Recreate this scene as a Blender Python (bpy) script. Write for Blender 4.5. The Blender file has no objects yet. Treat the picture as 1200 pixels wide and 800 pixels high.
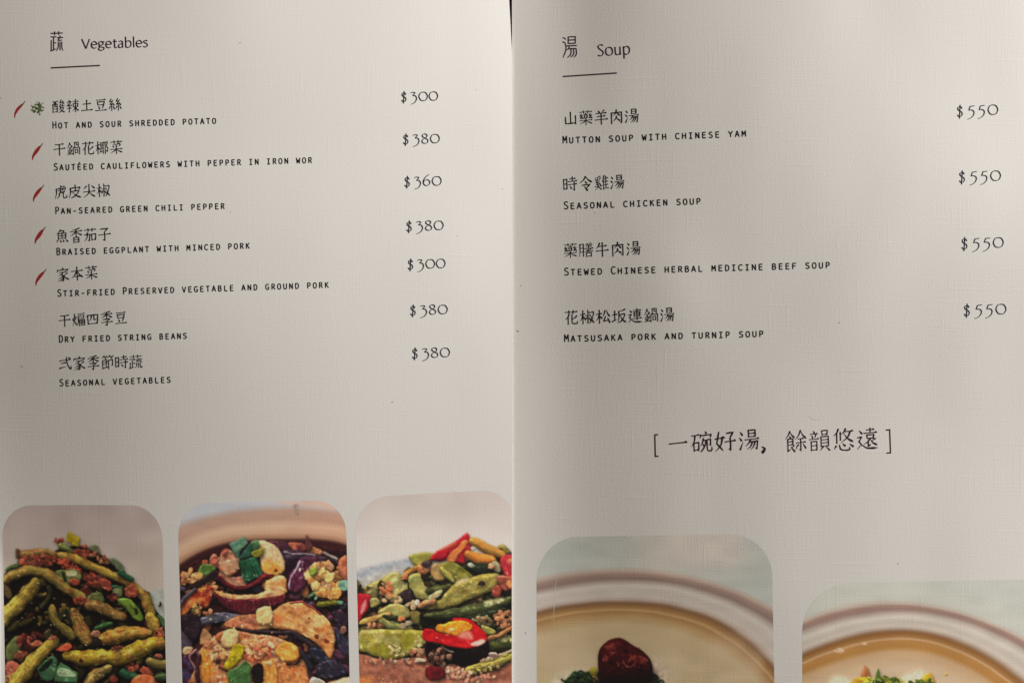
import bpy, math
import numpy as np

# ------------------------------------------------------------------ camera, world, lamps, exposure
S = 0.315 / 1200.0            # metres of menu per photograph pixel (an A5-ish page is 0.157 m wide)
H = 0.50                      # the phone is held half a metre above the menu
SC = bpy.context.scene
COL = SC.collection

cam_d = bpy.data.cameras.new('camera')
cam_d.sensor_width = 36.0
cam_d.lens = 36.0 * H / (1200 * S)
cam_d.clip_start = 0.01
cam_d.clip_end = 50.0
cam = bpy.data.objects.new('camera', cam_d)
cam.location = (0, 0, H)
COL.objects.link(cam)
SC.camera = cam

world = bpy.data.worlds.new('World')
SC.world = world
world.use_nodes = True
bg = world.node_tree.nodes['Background']
bg.inputs[0].default_value = (1.0, 0.885, 0.76, 1)
bg.inputs[1].default_value = 0.17


def lamp(name, loc, target, power, size, color):
    d = bpy.data.lights.new(name, 'AREA')
    d.shape = 'RECTANGLE'
    d.size, d.size_y = size
    d.energy = power
    d.color = color
    o = bpy.data.objects.new(name, d)
    o.location = loc
    v = np.array(target, float) - np.array(loc, float)
    from mathutils import Vector
    o.rotation_euler = Vector(v).to_track_quat('-Z', 'Y').to_euler()
    COL.objects.link(o)
    return o


lamp('window_lamp', (1.30, 0.55, 0.38), (0.0, 0.0, 0.0), 48.5, (0.25, 0.22), (1.0, 1.0, 1.045))

SC.view_settings.view_transform = 'Standard'
SC.view_settings.look = 'None'
SC.view_settings.exposure = 0.0
SC.view_settings.gamma = 1.0

RNG = np.random.default_rng(7)


# ------------------------------------------------------------------ numeric helpers
def sstep(a, b, x):
    t = np.clip((np.asarray(x, float) - a) / (b - a), 0, 1)
    return t * t * (3 - 2 * t)


def lattice(seed, n=64):
    return np.random.default_rng(seed).random((n, n))


_LAT = {}


def vnoise(x, y, seed=0):
    """smooth value noise in 0..1"""
    if seed not in _LAT:
        _LAT[seed] = lattice(1000 + seed)
    L = _LAT[seed]
    x = np.asarray(x, float); y = np.asarray(y, float)
    xi = np.floor(x).astype(int); yi = np.floor(y).astype(int)
    fx = x - xi; fy = y - yi
    fx = fx * fx * (3 - 2 * fx); fy = fy * fy * (3 - 2 * fy)
    a = L[yi % 64, xi % 64]; b = L[yi % 64, (xi + 1) % 64]
    c = L[(yi + 1) % 64, xi % 64]; d = L[(yi + 1) % 64, (xi + 1) % 64]
    return (a * (1 - fx) + b * fx) * (1 - fy) + (c * (1 - fx) + d * fx) * fy


# ------------------------------------------------------------------ the curl of the two leaves
# tilt > 0: the paper faces the window on the right; the height is the integral of the tilt
COLS = {'L': [0, 22, 105, 300, 430, 585], 'R': [600, 640, 705, 800, 950, 1080, 1185]}
ROWS = {'L': [40, 300, 540, 800], 'R': [40, 300, 580, 750]}
TILT = {
    'L': [[-0.060, -0.048, -0.016, 0.060, 0.092, 0.142], [-0.067, -0.070, -0.030, 0.068, 0.072, 0.060],
          [-0.062, -0.096, -0.098, -0.018, 0.018, 0.010], [-0.030, -0.092, -0.098, -0.022, 0.002, -0.004]],
    'R': [[-0.045, -0.094, -0.152, -0.110, -0.052, -0.026, -0.006], [-0.068, -0.116, -0.146, -0.132, -0.086, -0.068, -0.054],
          [-0.046, -0.100, -0.150, -0.118, -0.070, -0.028, -0.032], [-0.020, -0.072, -0.122, -0.120, -0.086, -0.066, -0.056]],
}


def _relief(page):
    xs = np.arange(-80, 612, 2.0) if page == 'L' else np.arange(588, 1332, 2.0)
    ys = np.arange(-150, 1031, 10.0)
    rows = np.array([np.interp(xs, COLS[page], r) for r in TILT[page]])
    t = np.array([[np.interp(y, ROWS[page], rows[:, i]) for i in range(len(xs))] for y in ys])
    for ax, k in ((1, 21), (0, 21)):
        ker = np.ones(k) / k
        t = np.apply_along_axis(lambda v: np.convolve(np.pad(v, k // 2, mode='edge'), ker, mode='valid'), ax, t)
    z = -np.concatenate([np.zeros((len(ys), 1)), np.cumsum((t[:, 1:] + t[:, :-1]) / 2 * 2.0 * S, axis=1)], axis=1)
    z0 = np.array([np.interp(600, xs, r) for r in z])
    return xs, ys, z - z0[:, None]


RELIEF = {p_: _relief(p_) for p_ in 'LR'}
TABLE_Z = min(RELIEF['L'][2].min(), RELIEF['R'][2].min()) - 0.0016


def _lookup(page, px, py):
    xs, ys, z = RELIEF[page]
    fx = np.clip((px - xs[0]) / 2.0, 0, len(xs) - 1.001); fy = np.clip((py - ys[0]) / 10.0, 0, len(ys) - 1.001)
    i = fx.astype(int); j = fy.astype(int); fx = fx - i; fy = fy - j
    return (z[j, i] * (1 - fx) + z[j, i + 1] * fx) * (1 - fy) + (z[j + 1, i] * (1 - fx) + z[j + 1, i + 1] * fx) * fy


def gb(px, py, cx, cy, sx, sy, a, rot=0.0):
    c, s = math.cos(rot), math.sin(rot)
    dx = px - cx; dy = py - cy
    u = (dx * c + dy * s) / sx; v = (-dx * s + dy * c) / sy
    return a * np.exp(-0.5 * (u * u + v * v))


def height(page, px, py):
    px = np.asarray(px, float); py = np.asarray(py, float)
    px, py = np.broadcast_arrays(px, py)
    z = _lookup(page, px, py)
    if page == 'L':
        z = z + 0.00045 + 0.0004 * (vnoise(px / 130 + 3, py / 150 + 5, 1) - 0.5) * sstep(600, 520, px)
        z = z + 0.0011 * np.exp(-np.clip(px + 6, 0, 99) / 4.0) * sstep(620, 700, py)
    else:
        f = sstep(600, 680, px)
        z = z + f * 0.0005 * (vnoise(px / 150 + 9, py / 170 + 2, 2) - 0.5)
        z = z + f * 0.00014 * (vnoise(px / 60 + 9, py / 110 + 2, 3) - 0.5)
        z = z + f * gb(px, py, 1000, 335, 34, 80, 0.0002, 0.5)  # swells added to shape soft shadow bands and light patches on this leaf
        z = z + f * gb(px, py, 795, 350, 46, 56, 0.00022, -0.5)
        z = z + f * gb(px, py, 1120, 430, 40, 60, 0.00010, 0.6)
    return z


def P(page, px, py, lift=0.0):
    """a point of the printed sheet (menu layout units) in metres"""
    px = np.asarray(px, float); py = np.asarray(py, float)
    z = height(page, px, py) + lift
    k = S * (H - z) / H
    return np.stack([(px - 600) * k, (400 - py) * k, z], axis=-1)


# ------------------------------------------------------------------ materials
def paper_bump(nt, strength):
    N, L = nt.nodes, nt.links
    tc = N.new('ShaderNodeTexCoord')

    def noise(sx, sy, detail=2.0):
        m = N.new('ShaderNodeMapping'); m.inputs['Scale'].default_value = (sx, sy, 0.0)
        n = N.new('ShaderNodeTexNoise'); n.inputs['Scale'].default_value = 1.0
        n.inputs['Detail'].default_value = detail
        L.new(tc.outputs['Object'], m.inputs['Vector']); L.new(m.outputs[0], n.inputs['Vector'])
        return n.outputs[0]

    def math_(op, a, b):
        m = N.new('ShaderNodeMath'); m.operation = op
        for i, v in enumerate((a, b)):
            if isinstance(v, (int, float)): m.inputs[i].default_value = v
            else: L.new(v, m.inputs[i])
        return m.outputs[0]

    px = 1 / S
    warp = noise(px / 1.9, px / 42, 2.0)
    weft = noise(px / 42, px / 1.9, 2.0)
    warp2 = noise(px / 3.2, px / 90, 1.0)
    weft2 = noise(px / 90, px / 3.2, 1.0)
    grain = noise(px / 2.4, px / 2.4, 3.0)
    # the weave comes and goes: single raised threads among an uneven ground
    patch = noise(px / 60, px / 45, 2.0)

    def threads(a, b, gain):
        fine = math_('MULTIPLY', math_('MAXIMUM', math_('SUBTRACT', a, 0.52), 0.0), 2.2 * gain)
        rare = math_('MULTIPLY', math_('MAXIMUM', math_('SUBTRACT', b, 0.60), 0.0), 4.0 * gain)
        return math_('ADD', fine, rare)

    w = math_('MULTIPLY', math_('SUBTRACT', patch, 0.22), 1.9)
    h = math_('MULTIPLY', math_('ADD', threads(warp, warp2, 0.9), threads(weft, weft2, 1.7)), w)
    h = math_('ADD', h, math_('MULTIPLY', grain, 1.5))
    b = N.new('ShaderNodeBump')
    b.inputs['Strength'].default_value = strength
    b.inputs['Distance'].default_value = 0.00006
    L.new(h, b.inputs['Height'])
    return b.outputs[0], grain


def material(name, color=None, rough=0.7, bump=0.0, attr=None, spec=0.3):
    m = bpy.data.materials.new(name); m.use_nodes = True
    nt = m.node_tree
    p = nt.nodes['Principled BSDF']
    p.inputs['Roughness'].default_value = rough
    p.inputs['Specular IOR Level'].default_value = spec
    if color: p.inputs['Base Color'].default_value = (*color, 1)
    if attr:
        a = nt.nodes.new('ShaderNodeVertexColor'); a.layer_name = attr
        nt.links.new(a.outputs[0], p.inputs['Base Color'])
    if bump:
        n, g = paper_bump(nt, bump)
        nt.links.new(n, p.inputs['Normal'])
    return m


M_PAPER = material('linen_paper', (0.79, 0.748, 0.668), 0.8, 0.20, spec=0.15)
M_PRINT = material('printed_photo', None, 0.65, 0.22, attr='print', spec=0.25)
M_INK = material('black_ink', (0.015, 0.012, 0.015), 0.7, spec=0.05)
M_PRICE = material('blue_black_ink', (0.026, 0.030, 0.042), 0.7, spec=0.05)
M_PLUM = material('plum_ink', (0.046, 0.016, 0.027), 0.7, spec=0.05)
M_RULE = material('grey_plum_ink', (0.06, 0.036, 0.042), 0.7, spec=0.05)
M_SPECK = material('brown_fleck', (0.34, 0.26, 0.22), 0.8, spec=0.1)
M_SCUFF = material('scuffed_paper', (0.70, 0.66, 0.60), 0.6, spec=0.2)

m_t = bpy.data.materials.new('dark_wood'); m_t.use_nodes = True
_nt = m_t.node_tree; _p = _nt.nodes['Principled BSDF']
_tc = _nt.nodes.new('ShaderNodeTexCoord'); _mp = _nt.nodes.new('ShaderNodeMapping')
_mp.inputs['Scale'].default_value = (40, 400, 40)
_ns = _nt.nodes.new('ShaderNodeTexNoise'); _ns.inputs['Scale'].default_value = 1.0; _ns.inputs['Detail'].default_value = 4
_cr = _nt.nodes.new('ShaderNodeValToRGB')
_cr.color_ramp.elements[0].color = (0.03, 0.018, 0.016, 1); _cr.color_ramp.elements[1].color = (0.10, 0.06, 0.055, 1)
_nt.links.new(_tc.outputs['Object'], _mp.inputs[0]); _nt.links.new(_mp.outputs[0], _ns.inputs[0])
_nt.links.new(_ns.outputs[0], _cr.inputs[0]); _nt.links.new(_cr.outputs[0], _p.inputs['Base Color'])
_p.inputs['Roughness'].default_value = 0.5
M_TABLE = m_t


# ------------------------------------------------------------------ object helpers
def link(name, me, mat, parent=None):
    me.materials.append(mat)
    o = bpy.data.objects.new(name, me)
    COL.objects.link(o)
    if parent is not None: o.parent = parent
    return o


def mesh(name, verts, faces, smooth=False):
    me = bpy.data.meshes.new(name)
    me.from_pydata([tuple(map(float, v)) for v in verts], [], faces)
    if smooth:
        me.polygons.foreach_set('use_smooth', [True] * len(me.polygons))
    me.update()
    return me


# ------------------------------------------------------------------ pen strokes -> ink meshes
def catmull(pts, n=8):
    pts = np.asarray(pts, float)
    if len(pts) < 3: return pts
    p = np.vstack([2 * pts[0] - pts[1], pts, 2 * pts[-1] - pts[-2]])
    out = []
    for i in range(1, len(p) - 2):
        t = np.linspace(0, 1, n, endpoint=False)[:, None]
        out.append(0.5 * (2 * p[i] + (p[i + 1] - p[i - 1]) * t + (2 * p[i - 1] - 5 * p[i] + 4 * p[i + 1] - p[i + 2]) * t ** 2
                          + (3 * p[i] - p[i - 1] - 3 * p[i + 1] + p[i + 2]) * t ** 3))
    out.append(p[-2][None])
    return np.vstack(out)


def resample(pts, step):
    d = np.r_[0, np.cumsum(np.hypot(*np.diff(pts, axis=0).T))]
    n = max(2, int(math.ceil(d[-1] / step)) + 1)
    s = np.linspace(0, d[-1], n)
    # keep the corners
    s = np.unique(np.round(np.r_[s, d], 6))
    keep = [s[0]]
    for v in s[1:]:
        if v - keep[-1] > step * 0.15: keep.append(v)
    s = np.array(keep)
    return np.stack([np.interp(s, d, pts[:, 0]), np.interp(s, d, pts[:, 1])], 1), s / max(d[-1], 1e-9)


class Ink:
    """collects stroke outlines in menu layout units and drapes them on a leaf as ONE mesh"""

    def __init__(self, page):
        self.page = page; self.v = []; self.f = []; self.n = 0; self.k = 0

    def ribbon(self, pts, wid):
        pts = np.asarray(pts, float); wid = np.asarray(wid, float)
        if len(pts) < 2: return
        t = np.gradient(pts, axis=0); t /= np.maximum(np.hypot(t[:, 0], t[:, 1]), 1e-9)[:, None]
        nrm = np.stack([-t[:, 1], t[:, 0]], 1)
        # mitre at corners
        seg = np.diff(pts, axis=0); seg /= np.maximum(np.hypot(seg[:, 0], seg[:, 1]), 1e-9)[:, None]
        m = np.ones(len(pts))
        if len(pts) > 2:
            c = np.clip((seg[:-1] * seg[1:]).sum(1), -1, 1)
            m[1:-1] = 1 / np.sqrt(np.maximum((1 + c) / 2, 0.45))
        w = wid / 2 * m
        a = pts + nrm * w[:, None]; b = pts - nrm * w[:, None]
        # rounded ends
        e0 = pts[0] - t[0] * wid[0] * 0.35; e1 = pts[-1] + t[-1] * wid[-1] * 0.35
        base = self.n; n = len(pts)
        lift = 1.4e-5 + 4e-7 * (self.k % 12); self.k += 1
        allp = np.vstack([a, b, e0, e1])
        self.v.append(P(self.page, allp[:, 0], allp[:, 1], lift))
        for i in range(n - 1):
            self.f.append((base + i, base + i + 1, base + n + i + 1, base + n + i))
        self.f.append((base, base + n, base + 2 * n))
        self.f.append((base + n - 1, base + 2 * n + 1, base + 2 * n - 1))
        self.n += 2 * n + 2

    def poly(self, pts, lift=None):
        pts = np.asarray(pts, float)
        c = pts.mean(0)
        base = self.n
        allp = np.vstack([pts, c])
        self.v.append(P(self.page, allp[:, 0], allp[:, 1], 1.4e-5 + 4e-7 * (self.k % 12) if lift is None else lift)); self.k += 1
        n = len(pts)
        for i in range(n): self.f.append((base + i, base + (i + 1) % n, base + n))
        self.n += n + 1

    def build(self, name, mat, parent, label=None):
        v = np.vstack(self.v)
        me = mesh(name, v, self.f)
        # all ink faces look up
        import bmesh
        bm = bmesh.new(); bm.from_mesh(me)
        for f in bm.faces:
            if f.normal.z < 0: f.normal_flip()
        bm.to_mesh(me); bm.free()
        o = link(name, me, mat, parent)
        if label: o['label'] = label
        return o


# ---- Chinese characters as brush strokes: components in a 100 x 100 box, y down
# h level, s upright, p falling left, n falling right, d dot, t rising, z with corners (k: ends in a hook), c curved
CMP = {}


def comp(name, txt):
    out = []
    for st in txt.split(';'):
        st = st.strip()
        if not st: continue
        q = st.split()
        out.append((q[0], [tuple(float(a) for a in w.split(',')) for w in q[1:]]))
    CMP[name] = out


comp('木', 'h 4,30 96,30;s 50,0 50,100;p 48,32 30,60 3,82;n 52,32 70,60 97,82')
comp('木L', 'h 4,30 96,28;s 55,0 55,100;p 52,32 36,58 2,78;d 62,42 94,64')
comp('禾', 'p 78,0 50,9 18,12;h 3,32 97,30;s 50,10 50,100;p 48,34 30,58 3,78;n 52,34 70,58 98,78')
comp('艹', 'h 2,50 98,50;s 32,8 34,96;s 68,8 65,96')
comp('火L', 'd 16,30 24,54;p 88,24 72,48;p 52,0 48,50 6,98;n 54,54 70,74 94,92')
comp('氵', 'd 22,4 62,22;d 2,34 46,50;t 10,96 74,56')
comp('昜', 's 27,0 27,36;z 27,2 76,2 76,36;h 27,18 75,18;h 27,34 75,34;h 0,48 100,46;p 40,50 26,66 2,80;k 30,60 92,58 84,97 70,90;p 54,60 40,82 14,96;p 74,60 60,84 38,100')
comp('日', 's 8,0 8,100;z 8,3 92,3 92,100;h 10,48 90,48;h 10,94 90,94')
comp('口', 's 6,4 12,98;z 6,8 94,6 88,98;h 12,90 88,89')
comp('豆', 'h 10,5 90,4;s 20,20 25,50;z 20,21 80,20 76,50;h 24,47 76,47;d 30,58 38,80;p 72,56 64,82;h 2,94 98,93')
comp('土', 'h 16,38 84,37;s 50,4 50,90;h 2,92 98,91')
comp('土L', 'h 4,38 92,36;s 50,6 50,84;t 0,92 98,76')
comp('酉L', 'h 2,8 98,7;s 10,30 12,100;z 10,30 90,29 90,100;p 38,9 36,45 24,62;z 62,9 62,52 86,52;h 14,70 86,70;h 13,94 88,94')
comp('夋', 'z 48,0 22,24 70,20;d 62,6 84,30;p 34,34 26,48 4,58;z 62,30 62,50 94,47;p 40,50 28,70 6,82;c 32,66 78,62 54,86 8,100;n 34,70 58,88 100,99')
comp('辛', 'd 44,0 56,12;h 12,18 88,17;d 30,24 38,42;p 70,22 60,42;h 2,47 98,46;h 14,68 86,67;s 50,47 50,100')
comp('束', 'h 8,18 92,17;s 16,32 19,60;z 16,33 84,32 81,60;h 19,56 81,56;s 50,0 50,100;p 47,58 30,78 4,91;n 53,58 70,78 97,91')
comp('糸', 'z 46,0 16,21 50,22;z 72,12 20,46 76,42;d 62,32 90,54;s 50,48 50,98;p 30,62 8,86;d 70,60 94,84')
comp('干', 'h 15,12 85,11;h 2,48 98,46;s 50,12 50,100')
comp('金L', 'p 50,0 28,26 0,44;n 52,6 70,25 100,38;h 24,43 76,42;h 10,62 90,61;s 50,42 50,92;d 18,68 30,86;p 84,66 70,86;h 0,96 100,92')
comp('咼', 's 22,0 24,42;z 22,2 80,2 78,42;z 50,4 50,22 77,22;h 6,42 40,42;s 4,44 4,100;k 4,44 96,43 96,97 82,92;s 30,58 33,88;z 30,59 70,58 68,88;h 33,84 68,84')
comp('化', 'p 32,0 22,28 0,52;s 23,32 23,100;p 94,20 74,42 50,52;c 55,2 55,50 56,88 74,96 96,93 98,72')
comp('耳', 'h 4,8 96,6;s 25,8 25,80;h 27,31 70,30;h 27,54 70,53;t 0,86 98,74;s 73,8 73,100')
comp('阝R', 'z 10,8 76,6 44,38;c 44,38 78,58 66,82 36,74;s 12,4 12,100')
comp('采', 'p 84,0 50,9 14,12;d 16,20 26,36;d 45,18 52,33;p 86,15 70,35')
comp('虎', 's 50,0 50,22;h 52,10 82,9;z 12,24 90,22 82,36;p 12,24 12,60 0,100;h 27,40 70,33;c 46,28 46,46 62,50 80,47 80,40;p 38,56 34,80 16,100;c 38,57 68,56 68,88 80,96 97,92 97,76')
comp('皮', 'z 12,22 92,20 82,38;p 12,22 12,60 -2,99;s 52,0 52,46;c 18,49 80,46 54,80 16,99;n 30,54 58,82 100,99')
comp('尖', 's 50,0 50,38;p 30,12 8,36;d 70,10 94,32;h 3,56 97,54;p 50,42 42,72 2,99;n 52,58 70,80 99,98')
comp('叔', 's 30,0 30,40;h 32,20 56,19;h 1,42 60,39;k 30,42 30,97 18,90;p 16,56 2,80;d 42,54 56,74;c 58,20 94,17 82,60 50,99;n 62,38 78,75 102,98')
comp('魚', 'p 40,0 28,14 6,28;z 36,10 70,9 56,26;s 16,27 19,70;z 16,28 84,27 81,70;h 19,47 81,46;s 50,28 50,66;h 19,67 81,66;p 16,76 2,97;d 32,78 40,95;d 55,77 64,94;d 78,75 98,96')
comp('茄', 'k 3,46 47,44 41,95 26,88;p 26,30 24,65 0,99;s 60,44 63,94;z 60,46 96,45 93,94;h 63,88 93,88')
comp('子', 'z 16,8 80,5 50,32;k 50,32 53,60 51,98 34,90;h 0,53 100,50')
comp('宀', 'd 46,0 56,34;p 12,42 4,100;z 12,52 94,48 84,96')
comp('豕', 'h 22,4 78,3;p 52,6 36,26 10,40;c 34,24 56,48 56,80 50,97 36,90;p 52,40 34,62 6,75;p 56,60 36,86 2,98;p 90,18 62,42;n 60,36 74,68 102,90')
comp('扁', 'h 8,5 92,4;s 14,19 14,40;z 14,20 86,18 86,40;h 14,38 86,38;p 14,38 13,70 0,100;s 28,52 28,100;k 28,52 94,51 94,98 84,92;s 50,53 50,98;s 72,53 72,98;h 28,74 94,74')
comp('四', 's 6,15 11,92;z 6,17 94,15 89,92;p 38,18 36,45 20,66;c 61,17 60,50 66,56 80,54;h 11,88 89,87')
comp('弍', 'h 3,27 92,22;c 60,0 66,50 84,88 97,97 99,74;d 76,2 92,16;h 16,48 52,46;t 2,88 60,74')
comp('竹', 'p 24,0 16,30 0,60;h 16,32 48,28;d 28,38 38,86;p 70,0 62,30 48,60;h 62,32 100,28;d 76,38 88,86')
comp('即', 'z 8,6 46,5 44,50;z 8,6 8,94 42,80;h 10,28 44,27;h 10,50 44,49;d 34,62 48,84;k 60,7 96,5 95,64 82,60;s 60,6 60,102')
comp('寺', 'h 18,14 84,13;s 50,0 50,31;h 0,33 100,31;h 4,55 98,53;k 70,38 70,97 54,90;d 20,66 38,84')
comp('疏', 'z 2,8 44,6 36,24;s 24,22 24,90;h 26,52 46,50;s 7,42 7,90;t -2,99 48,86;h 52,13 99,12;d 72,0 80,10;z 70,14 58,33 92,29;d 84,20 98,40;p 60,48 58,76 48,99;s 74,48 74,94;c 88,47 88,90 101,94 101,80')
comp('山', 's 50,2 50,88;z 8,36 10,90 90,88;s 90,32 90,98')
comp('白', 'p 56,0 40,24;s 8,20 8,100;z 8,22 92,22 92,100;h 10,58 90,58;h 10,94 90,94')
comp('幺', 'z 60,0 10,42 70,42;z 96,28 10,96 88,88;d 72,66 100,104')
comp('羊', 'd 26,0 38,17;p 74,0 60,17;h 10,22 90,21;h 18,44 82,43;h 0,68 100,66;s 50,22 50,102')
comp('肉', 's 8,20 8,100;k 8,22 92,20 92,97 76,90;p 50,0 44,24 20,44;d 52,24 76,42;p 50,46 44,64 20,82;d 52,62 76,80')
comp('令', 'p 50,0 34,24 0,48;n 52,4 70,26 100,46;d 44,34 56,50;z 20,62 80,60 56,84;d 38,72 62,102')
comp('奚', 'p 80,0 50,8 12,10;d 14,16 24,30;d 43,14 50,28;p 86,11 70,30;z 46,30 20,45 54,46;z 72,36 24,61 78,58;d 64,50 86,66;h 0,76 100,74;p 50,62 40,86 0,101;n 52,74 72,88 100,100')
comp('隹', 'p 32,0 22,24 0,48;s 24,30 24,102;d 54,0 64,15;h 26,22 97,20;h 26,45 90,44;h 26,68 90,67;h 26,94 102,92;s 60,22 60,92')
comp('月', 'p 12,4 12,60 -2,100;k 12,5 90,4 90,97 72,90;h 14,34 88,34;h 14,62 88,62')
comp('善', 'd 28,0 38,11;p 72,0 62,11;h 10,14 90,13;h 18,27 82,26;h 0,41 100,40;s 50,14 50,60;d 26,46 35,58;p 74,44 65,58;h 4,63 96,62;s 20,72 24,102;z 20,73 80,72 77,102;h 24,97 77,97')
comp('牛', 'p 32,2 22,24 4,42;h 22,27 86,25;h 0,59 100,57;s 53,0 53,102')
comp('公', 'p 38,4 24,34 0,56;n 58,2 72,30 100,54;z 46,48 16,86 86,78;d 70,60 96,98')
comp('反', 'p 90,2 60,10 14,14;p 14,14 14,60 -2,100;c 16,41 84,38 58,76 10,100;n 30,46 60,80 101,99')
comp('辶', 'd 10,6 24,22;z 0,40 22,38 8,60 22,76;n 0,96 20,78 50,94 101,96')
comp('車', 'h 8,16 92,15;s 16,30 19,70;z 16,31 84,30 81,70;h 19,48 81,48;h 19,67 81,66;h 0,87 100,85;s 50,0 50,102')
comp('石', 'h 2,10 98,8;p 46,10 36,40 0,70;s 28,50 31,97;z 28,51 92,50 88,97;h 31,91 89,91')
comp('宛', 'd 46,0 56,11;p 10,15 3,34;z 9,20 96,18 88,33;p 30,34 20,55 2,72;c 26,47 50,46 36,76 3,101;d 22,60 36,74;k 60,42 90,41 88,70 76,66;c 60,42 60,86 72,97 96,96 99,78')
comp('女L', 'z 42,2 16,60 82,98;p 78,28 60,68 0,101;h -2,37 100,33')
comp('食L', 'p 50,0 30,20 0,38;n 52,6 70,20 98,34;d 44,24 54,33;z 24,38 80,37 78,68;s 24,38 24,96;h 26,52 78,51;h 26,67 78,66;t 23,98 58,86;p 92,70 68,84;d 56,76 96,101')
comp('余', 'p 50,0 32,24 0,44;n 52,4 70,24 100,42;h 26,41 74,40;h 8,60 92,58;k 50,41 50,98 36,90;p 30,68 6,92;d 70,66 94,88')
comp('音', 'd 44,0 56,11;h 12,16 88,15;d 28,22 36,36;p 72,20 62,36;h 0,43 100,41;s 20,53 20,101;z 20,54 80,54 80,101;h 22,75 80,75;h 22,97 80,97')
comp('員', 's 24,2 28,26;z 24,3 76,2 72,26;h 28,22 72,22;s 16,32 16,82;z 16,33 84,32 84,82;h 18,48 84,48;h 18,63 84,63;h 18,79 84,79;p 38,82 8,102;d 60,82 94,102')
comp('攸', 'p 24,0 16,25 -2,48;s 15,30 15,102;s 34,24 34,82;p 62,0 54,22 40,40;h 56,22 99,20;p 86,22 72,62 36,101;n 52,34 72,72 102,100')
comp('心', 'p 12,36 2,80;c 28,26 34,80 56,98 80,93 80,60;d 45,12 58,44;d 82,22 100,58')
comp('袁', 'h 22,10 78,9;s 50,0 50,25;h 2,27 98,26;s 24,37 28,58;z 24,38 76,37 73,58;h 28,56 73,56;p 48,58 30,76 0,89;z 34,72 34,101 52,90;p 88,60 62,74;n 50,60 68,82 102,97')
comp('一', 'h 2,52 98,50')
comp('，', 'd 20,74 34,86 22,104')

CH = {
    '酸': [('酉L', 2, 8, 45, 96), ('夋', 48, 3, 99, 98)], '辣': [('辛', 2, 4, 46, 97), ('束', 47, 3, 99, 97)],
    '土': [('土', 6, 6, 94, 92)], '豆': [('豆', 6, 8, 94, 94)], '絲': [('糸', 1, 4, 49, 96), ('糸', 52, 4, 99, 96)],
    '干': [('干', 5, 6, 95, 98)], '鍋': [('金L', 1, 5, 43, 96), ('咼', 46, 4, 98, 97)],
    '花': [('艹', 5, 2, 95, 27), ('化', 8, 28, 96, 98)], '椰': [('木L', 0, 4, 33, 97), ('耳', 33, 8, 68, 96), ('阝R', 71, 6, 100, 98)],
    '菜': [('艹', 5, 0, 95, 24), ('采', 8, 24, 94, 92), ('木', 2, 50, 98, 100)], '虎': [('虎', 4, 2, 97, 98)],
    '皮': [('皮', 4, 2, 97, 98)], '尖': [('尖', 3, 2, 97, 98)], '椒': [('木L', 0, 4, 36, 97), ('叔', 37, 4, 99, 97)],
    '魚': [('魚', 5, 2, 95, 98)], '香': [('禾', 2, -2, 98, 66), ('日', 27, 63, 73, 102)], '茄': [('艹', 5, 0, 95, 26), ('茄', 3, 4, 96, 98)],
    '子': [('子', 4, 4, 96, 98)], '家': [('宀', 4, 0, 96, 34), ('豕', 6, 32, 95, 100)],
    '本': [('木', 3, 2, 97, 100), ('一', 30, 50, 70, 94)], '煸': [('火L', 0, 6, 37, 97), ('扁', 39, 4, 99, 97)],
    '四': [('四', 5, 6, 95, 94)], '季': [('禾', 6, 0, 94, 56), ('子', 8, 52, 92, 100)], '弍': [('弍', 4, 4, 97, 96)],
    '節': [('竹', 4, 0, 97, 28), ('即', 6, 30, 94, 99)], '時': [('日', 3, 14, 30, 86), ('寺', 36, 2, 99, 98)],
    '蔬': [('艹', 5, 0, 95, 24), ('疏', 2, 26, 97, 99)], '山': [('山', 6, 6, 94, 95)],
    '藥': [('艹', 4, 0, 96, 20), ('幺', 6, 22, 30, 54), ('白', 38, 20, 62, 54), ('幺', 70, 22, 94, 54), ('木', 2, 54, 98, 100)],
    '羊': [('羊', 5, 3, 95, 98)], '肉': [('肉', 7, 3, 93, 98)], '湯': [('氵', 2, 6, 28, 96), ('昜', 30, 3, 98, 97)],
    '令': [('令', 4, 2, 96, 98)], '雞': [('奚', 0, 4, 51, 97), ('隹', 53, 2, 99, 97)], '膳': [('月', 2, 6, 34, 97), ('善', 38, 3, 99, 97)],
    '牛': [('牛', 5, 3, 95, 98)], '松': [('木L', 0, 4, 42, 97), ('公', 43, 6, 99, 96)], '坂': [('土L', 0, 8, 37, 92), ('反', 40, 4, 99, 97)],
    '連': [('辶', 2, 6, 98, 98), ('車', 32, 2, 95, 80)], '一': [('一', 5, 0, 95, 100)],
    '碗': [('石', 0, 10, 39, 94), ('宛', 42, 2, 100, 97)], '好': [('女L', 0, 4, 46, 96), ('子', 48, 8, 100, 96)],
    '餘': [('食L', 0, 3, 45, 97), ('余', 46, 2, 100, 97)], '韻': [('音', 0, 5, 45, 95), ('員', 48, 4, 100, 97)],
    '悠': [('攸', 4, 0, 96, 64), ('心', 4, 64, 96, 100)], '遠': [('辶', 2, 4, 98, 98), ('袁', 32, 1, 97, 84)],
    '，': [('，', 0, 0, 100, 100)],
}


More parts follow.
